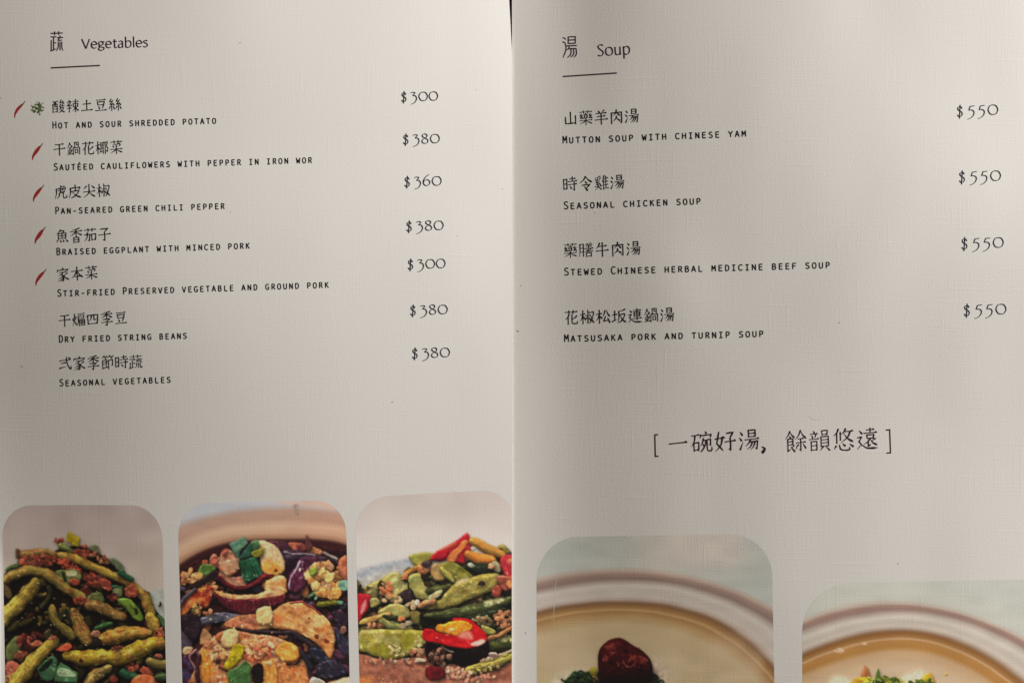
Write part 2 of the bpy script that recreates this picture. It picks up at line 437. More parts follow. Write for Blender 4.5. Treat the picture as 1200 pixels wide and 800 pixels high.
def brush(ink, kind, pts, w, step):
    """one brush stroke: centre line in layout units, width profile by its kind"""
    pts = np.asarray(pts, float)
    if kind in 'pndc' and len(pts) > 2: path = catmull(pts, 8)
    elif kind == 'p' and len(pts) == 2:
        m = pts.mean(0); dv = pts[1] - pts[0]; path = catmull([pts[0], m + np.array([dv[1], -dv[0]]) * -0.08, pts[1]], 6)
    else: path = pts
    path, s = resample(path, step)
    if kind == 'h':
        wid = w * (0.80 - 0.18 * np.sin(np.pi * s) + 0.12 * s)
        ink.ribbon(path, wid)
        e = path[-1]; d = pts[-1] - pts[0]; d = d / np.hypot(*d); n = np.array([d[1], -d[0]])
        ink.poly([e - d * w * 1.5 + n * w * 0.3, e - d * w * 0.25 + n * w * 0.95, e + d * w * 0.55 - n * w * 0.3, e - d * w * 0.9 - n * w * 0.45])
        return
    if kind == 's': wid = w * (1.12 - 0.2 * np.sin(np.pi * s) - 0.15 * s)
    elif kind == 'p': wid = w * (1.2 - 0.95 * s ** 1.4)
    elif kind == 'n': wid = w * (0.45 + 1.05 * np.clip(s / 0.82, 0, 1) ** 1.3) * np.where(s > 0.82, 1 - 0.75 * (s - 0.82) / 0.18, 1)
    elif kind == 'd': wid = w * (0.45 + 1.0 * s ** 0.8)
    elif kind == 't': wid = w * (1.25 - 1.0 * s)
    elif kind in 'zc': wid = w * (0.92 - 0.12 * np.cos(4 * np.pi * s)) * np.where(s > 0.9, 1 - 0.3 * (s - 0.9) / 0.1, 1)
    else: wid = w * np.where(s > 0.86, 1.0 - 0.7 * (s - 0.86) / 0.14, 0.95)
    ink.ribbon(path, wid)


def hanzi(ink, text, p0, p1, size, weight, skew=0.045):
    """characters whose boxes' lower left corner runs from p0 to p1 (the last box's lower left)"""
    p0 = np.array(p0, float); p1 = np.array(p1, float)
    n = len(text)
    d = (p1 - p0); ang = math.atan2(d[1], d[0]) if n > 1 else -0.04
    ex = np.array([math.cos(ang), math.sin(ang)]); ey = np.array([-math.sin(ang), math.cos(ang)])
    for i, c in enumerate(text):
        o = p0 + (d * (i / (n - 1)) if n > 1 else 0)
        ns = sum(len(CMP[q[0]]) for q in CH.get(c, []))
        wc = weight * min(1.06, max(0.76, 1.16 - 0.021 * ns))
        for (cn, x0, y0, x1, y1) in CH.get(c, []):
            for kind, pts in CMP[cn]:
                q = []
                for (u, v) in pts:
                    X = (x0 + (x1 - x0) * u / 100) / 100; Y = (y0 + (y1 - y0) * v / 100) / 100
                    Y2 = Y - skew * (X - 0.5)
                    q.append(o + ex * X * size[0] + ey * (Y2 - 1) * size[1])
                brush(ink, kind, q, wc, 0.9)


# ---- Latin letters as pen strokes in a 60 x 100 box, y down; L straight, C smooth curve
LT = {}


def letter(c, txt):
    out = []
    for st in txt.split(';'):
        q = st.split()
        if q: out.append((q[0], [tuple(float(a) for a in w.split(',')) for w in q[1:]]))
    LT[c] = out


letter('A', 'L 2,100 29,0 31,0 58,100;L 12,66 48,66')
letter('B', 'L 9,0 9,100;L 9,1 28,1;C 28,1 44,5 48,22 42,41 28,47;L 9,47 28,47;C 28,47 48,53 53,74 45,94 28,99;L 9,99 28,99')
letter('C', 'C 56,12 42,2 24,3 9,20 5,50 9,80 24,97 42,98 56,89')
letter('D', 'L 8,0 8,100;L 8,1 22,1;C 22,1 42,8 54,32 54,66 42,92 22,99;L 8,99 22,99')
letter('E', 'L 10,0 10,100;L 10,1 54,1;L 10,47 48,47;L 10,99 55,99')
letter('F', 'L 10,0 10,100;L 10,1 55,1;L 10,49 48,49')
letter('G', 'C 55,10 40,1 22,4 8,22 5,52 9,80 23,97 40,98 54,92;L 54,92 54,56 36,56')
letter('H', 'L 7,0 7,100;L 53,0 53,100;L 7,48 53,48')
letter('I', 'L 30,0 30,100;L 10,1 50,1;L 10,99 50,99')
letter('K', 'L 8,0 8,100;L 54,0 9,54;L 22,42 57,100')
letter('L', 'L 12,0 12,100;L 12,99 56,99')
letter('M', 'L 5,100 7,0;L 7,0 30,62 53,0;L 53,0 55,100')
letter('N', 'L 7,100 7,0 53,100 53,0')
letter('O', 'C 30,1 11,13 4,50 11,87 30,99 49,87 56,50 49,13 30,1')
letter('P', 'L 10,0 10,100;L 10,1 30,1;C 30,1 48,7 53,28 47,49 30,56;L 10,56 30,56')
letter('R', 'L 9,0 9,100;L 9,1 28,1;C 28,1 46,7 50,26 44,45 28,51;L 9,51 28,51;L 28,51 57,100')
letter('S', 'C 52,10 38,1 20,3 9,18 14,37 32,48 50,62 53,80 40,97 20,98 6,89')
letter('T', 'L 2,1 58,1;L 30,1 30,100')
letter('U', 'C 7,0 7,50 9,82 20,97 30,99 40,97 51,82 53,50 53,0')
letter('V', 'L 2,0 29,100 31,100 58,0')
letter('W', 'L 1,0 13,100 30,34 47,100 59,0')
letter('Y', 'L 2,0 30,50 58,0;L 30,50 30,100')
letter('É', 'L 10,0 10,100;L 10,1 54,1;L 10,47 48,47;L 10,99 55,99;L 26,-16 42,-34')
letter('-', 'L 12,58 48,58')


def small_caps(ink, text, p0, p1, cap=9.2, low=7.6, w=1.25):
    """monospaced small capitals: baseline from p0 (first letter's left) to p1 (last letter's right)"""
    p0 = np.array(p0, float); p1 = np.array(p1, float)
    d = p1 - p0; L = np.hypot(*d); ex = d / L; ey = np.array([-ex[1], ex[0]])
    adv = L / (len(text) - 0.17)
    for i, c in enumerate(text):
        if c == ' ': continue
        hh = cap if c.isupper() else low
        bw = adv * (0.86 if c.isupper() else 0.80)
        o = p0 + ex * (adv * i)
        for kind, pts in LT[c.upper()]:
            q = [o + ex * (u / 60 * (bw - w) + w / 2) + ey * ((v / 100 - 1) * (hh - w) - w / 2) for (u, v) in pts]
            path = catmull(q, 5) if kind == 'C' else np.array(q)
            path, s = resample(path, 0.9)
            ink.ribbon(path, np.full(len(path), w))


# ---- humanist heading letters and old-style figures: pen with a slanted nib. box units: x free, y down, 0 = x-height top, 100 = baseline
def pen(letters):
    out = {}
    for c, (w, txt) in letters.items():
        st = []
        for s_ in txt.split(';'):
            q = s_.split()
            if q: st.append((q[0], [tuple(float(a) for a in k.split(',')) for k in q[1:]]))
        out[c] = (w, st)
    return out


HEAD = pen({
    'V': (92, 'L 2,-40 44,100;L 46,100 86,-40'),
    'S': (70, 'C 58,-26 44,-38 24,-36 10,-20 14,2 32,24 52,44 58,68 48,92 26,102 4,92'),
    'e': (74, 'C 8,46 64,44 62,20 48,2 32,0 14,14 6,50 14,84 36,100 62,90'),
    'g': (74, 'C 44,4 30,0 14,10 8,32 18,54 34,58 50,50 56,30 48,8 36,0;L 40,4 70,4;C 22,56 10,68 16,80 40,86 60,92 66,110 52,130 26,134 8,124 8,104 22,86'),
    't': (50, 'C 22,-26 22,30 22,74 26,94 38,101 50,97;L 4,4 48,4'),
    'a': (70, 'C 12,12 26,1 42,2 52,14 54,34;L 54,34 54,100;C 54,44 30,46 12,58 8,80 18,98 34,100 54,82'),
    'b': (80, 'L 12,-60 12,98;C 12,26 26,6 42,0 60,8 70,34 68,70 54,94 34,101 12,92'),
    'l': (30, 'L 14,-60 14,100'),
    's': (58, 'C 46,12 34,1 20,2 9,14 12,30 28,44 44,58 47,78 38,96 22,101 4,92'),
    'o': (86, 'C 42,0 18,10 7,50 18,90 42,100 66,90 77,50 66,10 42,0'),
    'u': (80, 'C 12,2 12,50 14,82 24,98 38,99 52,90 62,74;L 62,2 62,100'),
    'p': (82, 'L 12,2 12,150;C 12,24 26,6 42,0 60,8 70,34 68,70 54,94 34,101 12,88'),
})
FIG = pen({
    '$': (66, 'C 50,22 42,6 26,2 12,10 12,32 26,46 44,58 50,78 42,98 26,106 12,100 4,88;L 34,-16 22,124'),
    '0': (104, 'C 52,0 24,8 6,50 24,92 52,100 80,92 98,50 80,8 52,0'),
    '3': (84, 'C 8,8 22,0 42,0 58,6;L 58,6 30,38;C 30,38 52,38 66,52 70,76 60,104 38,126 8,138'),
    '5': (92, 'L 74,0 34,4;L 34,4 20,44;C 20,44 42,42 62,52 68,72 60,98 38,122 4,138'),
    '6': (88, 'C 72,-28 46,-10 22,18 8,54 14,84 36,100 62,92 76,64 64,40 42,34 18,46 10,62'),
    '8': (86, 'C 60,4 44,-8 24,-4 14,10 22,28 44,42 66,58 72,78 62,96 40,103 18,95 10,76 22,54 44,42 60,26 64,8 56,-2'),
})


def pen_text(ink, font, text, p0, p1, xh, w, contrast=0.35, gap=8, first_gap=0):
    p0 = np.array(p0, float); p1 = np.array(p1, float)
    d = p1 - p0; L = np.hypot(*d); ex = d / L; ey = np.array([-ex[1], ex[0]])
    tot = sum(font[c][0] + gap for c in text) - gap + first_gap
    k = L / tot; x = 0
    for i, c in enumerate(text):
        wd, st = font[c]
        for kind, pts in st:
            q = [o_ for o_ in (p0 + ex * ((x + u) * k) + ey * ((v / 100 - 1) * xh) for (u, v) in pts)]
            path = catmull(q, 8) if kind == 'C' else np.array(q)
            path, s = resample(path, 0.7)
            t = np.gradient(path, axis=0); a = np.arctan2(t[:, 1], t[:, 0])
            wid = w * (1 - contrast + contrast * 1.4 * np.abs(np.sin(a - ang_nib)))
            ink.ribbon(path, wid)
        x += wd + gap + (first_gap if i == 0 else 0)


ang_nib = math.radians(-25)

# ------------------------------------------------------------------ the painter of the printed food photographs
# colours are the print's own sRGB inks
LDIR = np.array([-0.25, -0.72, 0.65]); LDIR = LDIR / np.linalg.norm(LDIR)


class Print:
    def __init__(self, x0, y0, x1, y1, res=2.0):
        self.x0, self.y0, self.res = x0, y0, res
        self.w = int((x1 - x0) * res); self.h = int((y1 - y0) * res)
        self.gx, self.gy = np.meshgrid(x0 + (np.arange(self.w) + 0.5) / res, y0 + (np.arange(self.h) + 0.5) / res)
        self.c = np.zeros((self.h, self.w, 3)); self.food = np.zeros((self.h, self.w))
        self.seed = 10

    def box(self, pts, pad):
        pts = np.asarray(pts)
        a = int(max(0, (pts[:, 0].min() - pad - self.x0) * self.res)); b = int(min(self.w, (pts[:, 0].max() + pad - self.x0) * self.res + 1))
        c = int(max(0, (pts[:, 1].min() - pad - self.y0) * self.res)); d = int(min(self.h, (pts[:, 1].max() + pad - self.y0) * self.res + 1))
        return slice(c, max(c, d)), slice(a, max(a, b))

    def put(self, sl, col, alpha, shadow=0.0, mark=True):
        c = self.c[sl]
        if shadow and alpha.size:
            m = alpha.copy(); k = int(2 * self.res)
            for _ in range(2):
                m = (m + np.roll(m, k, 0) + np.roll(m, -k, 0) + np.roll(m, k, 1) + np.roll(m, -k, 1)) / 5
            m = np.roll(np.roll(m, int(k * 1.3), 0), k // 2, 1)
            c = c * (1 - shadow * np.clip(m * 1.1, 0, 1))[..., None]
        self.c[sl] = c * (1 - alpha[..., None]) + col * alpha[..., None]
        self.last = (sl, alpha)
        if mark: self.food[sl] = np.maximum(self.food[sl], alpha)

    def shade(self, col, nx, ny, nz, x, y, tex, spec, amb, rough):
        s = np.clip((nx * LDIR[0] + ny * LDIR[1] + nz * LDIR[2] + 0.35) / 1.35, 0, 1) ** 1.25
        hv = LDIR + np.array([0, 0, 1.0]); hv /= np.linalg.norm(hv)
        sp = np.clip(nx * hv[0] + ny * hv[1] + nz * hv[2], 0, 1) ** rough
        base = np.array(col, float) * (amb + (1.15 - amb) * s)[..., None] * (1 + 0.62 * tex)[..., None]
        wet = sp ** 2.2 * sstep(0.35, 0.75, vnoise(x / 2.6, y / 2.0, 5)) * (0.10 + 1.6 * spec) * (spec > 0.005)
        return np.clip(base + 255 * wet[..., None] * np.array([1.0, 0.97, 0.90]), 0, 255)

    def tube(self, pts, r, col, streak=0.36, spec=0.05, amb=0.30, shadow=0.55, rough=18, blotch=None):
        self.seed += 1
        path = catmull(np.asarray(pts, float), 10)
        path, s = resample(path, 0.9)
        rr = np.interp(s, np.linspace(0, 1, len(np.atleast_1d(r))), np.atleast_1d(r)) if np.size(r) > 1 else np.full(len(path), float(r))
        # round off the ends
        rr = rr * np.minimum(1, np.sqrt(np.clip(1 - (1 - np.clip(np.minimum(s, 1 - s) * len(s) * 0.9 / (rr * 1.1 + 0.1), 0, 1)) ** 2, 0.08, 1)))
        sl = self.box(path, rr.max() + 5)
        x, y = self.gx[sl], self.gy[sl]
        if x.size == 0: return
        wob = 1 + 0.30 * (vnoise(x / 7.0 + self.seed, y / 7.0, 6) - 0.5)
        best = np.full(x.shape, 1e9); bi = np.zeros(x.shape, int)
        for i in range(len(path)):
            dd = np.hypot(x - path[i, 0], y - path[i, 1]) / rr[i]
            m = dd < best
            best = np.where(m, dd, best); bi = np.where(m, i, bi)
        best = best * wob
        r_ = rr[bi]
        nx = (x - path[bi, 0]) / r_ * wob; ny = (y - path[bi, 1]) / r_ * wob
        nz = np.sqrt(np.clip(1 - nx * nx - ny * ny, 0.02, 1))
        t = np.gradient(path, axis=0)[bi]; lat = (-t[..., 1] * nx + t[..., 0] * ny) / np.maximum(np.hypot(t[..., 0], t[..., 1]), 1e-6)
        along = s[bi] * len(path) * 0.9
        fib = vnoise(lat * 3.2 + 20 + 0.8 * vnoise(along / 7, lat * 2, 15), along / 13 + self.seed * 3.1, 7) - 0.5
        fib2 = vnoise(lat * 7.0 + 40, along / 9 + self.seed * 5.1, 16) - 0.5
        tex = streak * (2.0 * fib + 1.5 * fib2 + 0.5 * (vnoise(x / 1.3, y / 1.3, 8) - 0.5) + 1.1 * (vnoise(x / 7 + self.seed, y / 7, 9) - 0.5))
        ny = ny + 0.7 * fib * (r_ > 1.5); nl_ = np.sqrt(nx * nx + ny * ny + nz * nz); nx, ny, nz = nx / nl_, ny / nl_, nz / nl_
        col = np.array(col, float) * np.ones(x.shape + (3,))
        if blotch is not None:
            b = sstep(0.55, 0.75, vnoise(x / 5 + self.seed * 2, y / 4, 11))[..., None] * 0.75
            col = col * (1 - b) + np.array(blotch, float) * b
        out = self.shade(col, nx, ny, nz, x, y, tex, spec, amb, rough)
        a = np.clip((1 - best) * r_ * self.res * 0.8 + 0.5, 0, 1)
        self.put(sl, out, a, shadow)

    def blob(self, pts, col, bevel=4.0, tex=0.22, spec=0.05, amb=0.42, shadow=0.5, smooth=True, rough=18, stripes=None, col2=None, soft=0.0, flat=False):
        """closed outline, swollen; bevel = how far from the edge it curves"""
        self.seed += 1
        p = np.asarray(pts, float)
        if smooth:
            n = len(p); q = np.vstack([p[-2:], p, p[:2]]); c = catmull(q, 6)
            p = c[12:12 + 6 * n]
        sl = self.box(p, 5 + soft)
        x, y = self.gx[sl], self.gy[sl]
        if x.size == 0: return
        ins = np.zeros(x.shape, bool); d = np.full(x.shape, 1e9)
        for i in range(len(p)):
            (xa, ya), (xb, yb) = p[i - 1], p[i]
            cr = ((ya > y) != (yb > y))
            with np.errstate(divide='ignore', invalid='ignore'):
                xi = (xb - xa) * (y - ya) / (yb - ya) + xa
            ins ^= cr & (x < xi)
            L2 = (xb - xa) ** 2 + (yb - ya) ** 2 + 1e-9
            t = np.clip(((x - xa) * (xb - xa) + (y - ya) * (yb - ya)) / L2, 0, 1)
            d = np.minimum(d, np.hypot(x - xa - t * (xb - xa), y - ya - t * (yb - ya)))
        sd = np.where(ins, d, -d)
        if flat:
            out = np.array(col, float) * (1 + tex * (vnoise(x / 3, y / 3, 8) - 0.5))[..., None]
        else:
            bv = bevel if bevel > 12 else bevel * 0.62
            e = np.clip(d * ins / bv, 0, 1)
            hgt = np.sqrt(np.clip(1 - (1 - e) ** 2, 0, 1)) * bv * 0.9 + (1.5 * vnoise(x / 6.5 + self.seed, y / 6.5, 12) + 0.18 * vnoise(x / 2.2 + self.seed, y / 2.2, 17)) * (bevel > 1.5)
            gy_, gx_ = np.gradient(hgt, 1 / self.res) if min(x.shape) > 1 else (0 * x, 0 * x)
            nl = np.sqrt(gx_ ** 2 + gy_ ** 2 + 1)
            tx = tex * (0.9 * (vnoise(x / 1.4, y / 1.4, 8) - 0.5) + 1.2 * (vnoise(x / 3.5 + self.seed, y / 3.5, 9) - 0.5) + 1.4 * (vnoise(x / 9 + self.seed, y / 9, 18) - 0.5))
            cc = np.array(col, float) * np.ones(x.shape + (3,))
            if col2 is not None:
                b = sstep(0.35, 0.7, vnoise(x / 7 + self.seed * 2, y / 6, 13))[..., None]
                cc = cc * (1 - b) + np.array(col2, float) * b
            if stripes is not None:
                ang, per, amt = stripes
                u = -x * math.sin(ang) + y * math.cos(ang)
                v = x * math.cos(ang) + y * math.sin(ang)
                tx = tx + amt * (vnoise(u / per + self.seed, v / 14, 14) - 0.5) * 2
            out = self.shade(cc, -gx_ / nl, -gy_ / nl, 1 / nl, x, y, tx, spec, amb, rough)
        a = np.clip(sd / soft * 0.5 + 0.5, 0, 1) if soft else np.clip(sd * self.res * 0.8 + 0.5, 0, 1)
        if soft: a = a * a * (3 - 2 * a)
        self.put(sl, out, a, shadow, mark=not flat)

    def oval(self, cx, cy, rx, ry, col, rot=0.0, **k):
        t = np.linspace(0, 2 * np.pi, 9)[:-1]
        j = 1 + 0.42 * (np.random.default_rng(int(cx * 7 + cy * 13)).random(8) - 0.5)
        u = rx * np.cos(t) * j; v = ry * np.sin(t) * j
        c, s = math.cos(rot), math.sin(rot)
        k.setdefault('bevel', max(1.0, min(rx, ry) * 0.9))
        self.blob(np.stack([cx + u * c - v * s, cy + u * s + v * c], 1), col, **k)

    def crumbs(self, cx, cy, rx, ry, n, size, cols, seed, rot=0.0, **k):
        g = np.random.default_rng(seed)
        for i in range(n):
            a = g.random() * 6.283; q = math.sqrt(g.random())
            u, v = rx * q * math.cos(a), ry * q * math.sin(a)
            c, s = math.cos(rot), math.sin(rot)
            sz = size * (0.6 + 0.8 * g.random())
            col = np.array(cols[g.integers(len(cols))], float) * (0.8 + 0.4 * g.random())
            self.oval(cx + u * c - v * s, cy + u * s + v * c, sz, sz * (0.5 + 0.4 * g.random()), np.clip(col, 0, 255), rot=g.random() * 3.1, shadow=0.22, amb=0.62, smooth=g.random() < 0.4, **k)

    def clutter(self, x0, y0, x1, y1, n, size, cols, seed, test=None):
        """the jumble deeper in the dish"""
        g = np.random.default_rng(seed)
        for i in range(n):
            x = x0 + (x1 - x0) * g.random(); y = y0 + (y1 - y0) * g.random()
            if test is not None and not test(x, y): continue
            sz = size * (0.5 + g.random()); col = np.array(cols[g.integers(len(cols))], float) * (0.7 + 0.5 * g.random()); a = g.random() * 3.14
            if g.random() < 0.55:
                self.tube([(x, y), (x + sz * math.cos(a) * 0.8, y + sz * math.sin(a) * 0.6 + 0.5), (x + sz * 1.7 * math.cos(a + 0.3), y + sz * 1.2 * math.sin(a + 0.3))], sz * 0.38, col, spec=0.10, shadow=0.6)
            else:
                self.oval(x, y, sz, sz * (0.4 + 0.5 * g.random()), col, rot=a, smooth=g.random() < 0.5, spec=0.08, shadow=0.6)

    def glints(self, cx, cy, rx, ry, n, size, col, seed):
        g = np.random.default_rng(seed)
        for i in range(n):
            x = cx + (g.random() * 2 - 1) * rx; y = cy + (g.random() * 2 - 1) * ry
            L = size * (0.5 + g.random()); a = g.random() * 3.14
            self.tube([(x, y), (x + L * math.cos(a) * 0.5, y + L * math.sin(a) * 0.4 + 0.1), (x + L * math.cos(a), y + L * math.sin(a))], 0.5 + 0.4 * g.random(), col, streak=0.1, spec=0, amb=0.8, shadow=0)

    def dabs(self, n, size, cols, seed, opacity=0.6, rot=0.0, spread=0.5, aspect=2.2):
        """soft touches of sauce, sheen and colour, kept inside the piece painted last"""
        sl, mask = self.last
        if mask.size == 0 or mask.max() <= 0: return
        g = np.random.default_rng(seed)
        jj, ii = np.nonzero(mask > 0.5)
        if len(jj) == 0: return
        x, y = self.gx[sl], self.gy[sl]
        c = self.c[sl]
        for _ in range(n):
            q = g.integers(len(jj)); cx, cy = x[jj[q], ii[q]], y[jj[q], ii[q]]
            a = rot + (g.random() - 0.5) * 2 * spread; sz = size * (0.4 + 0.9 * g.random())
            u = ((x - cx) * math.cos(a) + (y - cy) * math.sin(a)) / (sz * aspect); v = (-(x - cx) * math.sin(a) + (y - cy) * math.cos(a)) / sz
            al = np.clip(1.6 * np.exp(-1.2 * (u * u + v * v)) - 0.25, 0, 1) * opacity * (0.5 + 0.5 * g.random()) * mask
            col = np.array(cols[g.integers(len(cols))], float)
            c = c * (1 - al[..., None]) + col * al[..., None]
        self.c[sl] = c

    def finish(self, sat=0.85, warp=1.0, grain=0.10, start=None, dark=1.0, gloss=26.0, focus=720, crisp=0.4, curve=0.28):
        """what a camera and an offset press do to it: ragged organic edges, mottled fine detail, muted inks"""
        x, y = self.gx, self.gy
        m = self.food.copy()
        for _ in range(3):
            for ax in (0, 1):
                m = (np.roll(m, 2, ax) + 2 * m + np.roll(m, -2, ax)) / 4
        dx = (2.0 * (vnoise(x / 6, y / 6, 31) - 0.5) + 1.1 * (vnoise(x / 2.2, y / 2.2, 33) - 0.5)) * warp * m
        dy = (2.0 * (vnoise(x / 6 + 9, y / 6, 32) - 0.5) + 1.1 * (vnoise(x / 2.2 + 5, y / 2.2, 34) - 0.5)) * warp * m
        fx = np.clip((x + dx - self.x0) * self.res - 0.5, 0, self.w - 1.001); fy = np.clip((y + dy - self.y0) * self.res - 0.5, 0, self.h - 1.001)
        xi = fx.astype(int); yi = fy.astype(int); fx = (fx - xi)[..., None]; fy = (fy - yi)[..., None]
        c = self.c
        c = (c[yi, xi] * (1 - fx) + c[yi, xi + 1] * fx) * (1 - fy) + (c[yi + 1, xi] * (1 - fx) + c[yi + 1, xi + 1] * fx) * fy
        n1 = vnoise(x / 1.1, y / 1.1, 35) - 0.5; n2 = vnoise(x / 2.6, y / 2.6, 36) - 0.5; n3 = vnoise(x / 9, y / 8, 37) - 0.5
        k = 1 + np.asarray(m)[..., None] * grain * (0.7 * n1 + 1.6 * n2 + 2.6 * n3)[..., None]
        c = np.clip(c * k, 0, 255)
        # warm and cool patches
        h = (vnoise(x / 4 + 3, y / 4, 38) - 0.5)[..., None] * np.asarray(m * 1.0)[..., None]
        c = c * (1 + h * np.array([0.12, 0.0, -0.10]))
        c = c * (1 - np.asarray(m)[..., None] * np.array([0.0, 0.03, 0.12]))
        g = c @ np.array([0.3, 0.55, 0.15])
        c = g[..., None] + (c - g[..., None]) * sat
        lum = c @ np.array([0.3, 0.55, 0.15])
        wet = sstep(0.66, 0.82, vnoise(x / 1.7 + 7, y / 1.3, 39)) * sstep(0.45, 0.7, vnoise(x / 12, y / 12, 40)) * sstep(45, 120, lum) * m
        c = c + gloss * wet[..., None] * np.array([1.0, 0.95, 0.85])
        pit = sstep(0.70, 0.84, vnoise(x / 2.1 + 3, y / 1.8, 41)) * m
        c = c * (1 - 0.07 * pit[..., None])
        # lens softness
        b = c.copy()
        for ax in (0, 1):
            b = (np.roll(b, 1, ax) + 2 * b + np.roll(b, -1, ax)) / 4
        far = b.copy()
        for _ in range(5):
            for ax in (0, 1):
                far = (np.roll(far, 1, ax) + 2 * far + np.roll(far, -1, ax)) / 4
        wf = (0.45 * sstep(focus - 20, focus - 80, y))[..., None]
        b = b * (1 - wf) + far * wf
        b = b + crisp * (b - far) * m[..., None]
        t = np.clip(b / 255, 0, 1); b = 255 * (t + curve * m[..., None] * t * (1 - t) * (2 * t - 0.75))
        self.c = np.clip(b * (1 - (1 - dark) * m[..., None]), 0, 255)
        return self

    def linear(self, gain):
        s = np.clip(self.c / 255 , 0, 1)
        lin = np.where(s <= 0.04045, s / 12.92, ((s + 0.055) / 1.055) ** 2.4)
        return np.clip(lin * np.array(gain), 0.004, 0.9)


def T(ox, oy, k):
    def f(*pts):
        return [(ox + x / k, oy + y / k) for (x, y) in pts]
    return f


def paint_beans():
    p = Print(-4, 586, 204, 860)
    x, y = p.gx, p.gy
    t = sstep(590, 700, y)[..., None]
    p.c[:] = np.array([141, 126, 117]) * (1 - t) + np.array([150, 137, 122]) * t
    p.c += 10 * (vnoise(x / 25, y / 18, 3) - 0.5)[..., None]
    p.blob([(168, 697), (205, 693), (205, 740), (180, 730)], (134, 137, 128), flat=True, soft=3, shadow=0)
    A = T(0, 600, 8); B = T(100, 600, 8); C = T(0, 700, 8); D = T(100, 700, 8)
    RED = [(108, 46, 36), (126, 58, 44), (80, 32, 26), (132, 74, 54), (96, 52, 38)]
    p.blob([(2, 692), (16, 668), (50, 652), (78, 640), (104, 642), (140, 664), (162, 688), (184, 716), (204, 750), (204, 862), (2, 862)], (20, 13, 9), bevel=2, tex=0.5, spec=0, shadow=0)
    p.clutter(8, 668, 190, 800, 200, 6, [(60, 52, 22), (44, 40, 20), (62, 26, 20), (34, 44, 28), (76, 62, 30), (26, 20, 12)], 90, lambda x, y: y > 655 + abs(x - 80) * 0.42)
    g = np.random.default_rng(3)
    for i in range(46):   # deep pieces between the beans
        u = g.random(); vy = 690 + 165 * g.random(); vx = 10 + (185 if vy > 740 else 140) * u
        a = g.random() * 3.1
        p.tube([(vx, vy), (vx + 7 * math.cos(a), vy + 7 * math.sin(a) + 1), (vx + 15 * math.cos(a), vy + 15 * math.sin(a))], 2.5 + 2 * g.random(),
               [(50, 44, 20), (38, 42, 22), (56, 26, 18), (30, 24, 12)][g.integers(4)], spec=0.01)
    p.tube(A((160, 405), (260, 390), (400, 375), (540, 395)), [4.6, 5.0, 4.5, 3.5], (116, 90, 50), blotch=(120, 70, 45))
    p.dabs(26, 1.0, [(176, 158, 84), (84, 64, 30), (160, 140, 70), (96, 58, 36)], 140, 0.45, 0.4, 0.6, 3)
    p.dabs(7, 0.6, [(214, 204, 150)], 141, 0.6, 0.4, 0.6, 2.5)
    p.oval(*A((165, 370))[0], 2.6, 3.6, (96, 58, 44))
    p.tube(A((60, 540), (110, 515), (185, 495)), 2.6, (60, 76, 44))
    p.crumbs(*A((350, 455))[0], 23, 6.5, 120, 2.3, RED, 1, rot=-0.06, spec=0.08)
    p.crumbs(*A((560, 270))[0], 7, 2.5, 10, 2, RED, 2)
    p.tube(A((560, 310), (620, 335), (680, 370)), 3.6, (86, 92, 48))
    p.blob(A((640, 175), (752, 240), (735, 325), (615, 268)), (138, 122, 16), smooth=False, bevel=1.6, stripes=(0.5, 2, 0.08))
    p.crumbs(*A((780, 375))[0], 10, 8, 60, 2.2, RED, 4, spec=0.08)
    p.blob(B((25, 322), (105, 305), (140, 385), (75, 372)), (82, 92, 68), bevel=2.5)
    p.crumbs(*B((140, 430))[0], 12, 4.5, 22, 2.2, [(128, 84, 60), (104, 56, 44), (140, 98, 70)], 5, rot=0.35)
    p.blob(B((225, 440), (270, 425), (362, 512), (335, 560), (262, 490)), (86, 98, 74), bevel=2.2, stripes=(0.7, 1.5, 0.2))
    p.tube(A((555, 395), (700, 435), (800, 480)) + B((150, 545), (280, 600), (390, 655), (480, 730), (560, 800)) + D((590, 90), (620, 170)), [4.4, 4.6, 4.8, 5, 5, 5, 5.6, 6.2, 6.6], (140, 118, 48), blotch=(126, 84, 46))
    p.dabs(26, 1.0, [(176, 158, 84), (84, 64, 30), (160, 140, 70), (96, 58, 36)], 142, 0.45, 0.4, 0.6, 3)
    p.dabs(7, 0.6, [(214, 204, 150)], 143, 0.6, 0.4, 0.6, 2.5)
    p.tube(B((310, 565), (370, 595), (445, 632)), 2.9, (34, 74, 52), spec=0.06)
    p.crumbs(*B((70, 630))[0], 11, 8, 64, 2.3, RED, 6, rot=0.4, spec=0.07)
    p.crumbs(*A((650, 510))[0], 15, 5, 54, 2.3, [(150, 74, 54), (126, 52, 40)], 7, rot=0.5)
    p.blob(B((130, 640), (175, 612), (240, 640), (252, 720), (215, 742), (150, 705)), (126, 58, 44), bevel=3, smooth=False, spec=0.08)
    p.dabs(14, 1.1, [(156, 84, 64), (80, 34, 28), (176, 110, 88)], 170, 0.6)
    p.tube(B((250, 690), (300, 695), (345, 715)), 2.2, (50, 84, 62))
    p.blob(B((260, 715), (340, 720), (345, 790), (270, 780)), (92, 98, 66), bevel=2.5)
    p.blob(B((365, 715), (440, 660), (500, 720), (490, 790), (380, 790)), (120, 58, 42), bevel=4, smooth=False, spec=0.08)
    p.dabs(14, 1.1, [(170, 96, 74), (88, 38, 30), (190, 120, 96)], 172, 0.6)
    p.crumbs(*B((270, 790))[0], 8, 3, 12, 2.4, RED, 8)
    p.blob(A((515, 560), (600, 535), (720, 540), (765, 610), (700, 680), (590, 655)), (96, 102, 58), bevel=3.2, stripes=(0.2, 2, 0.25))
    p.blob(A((620, 550), (700, 548), (720, 590), (640, 600)), (150, 152, 122), bevel=2, shadow=0)
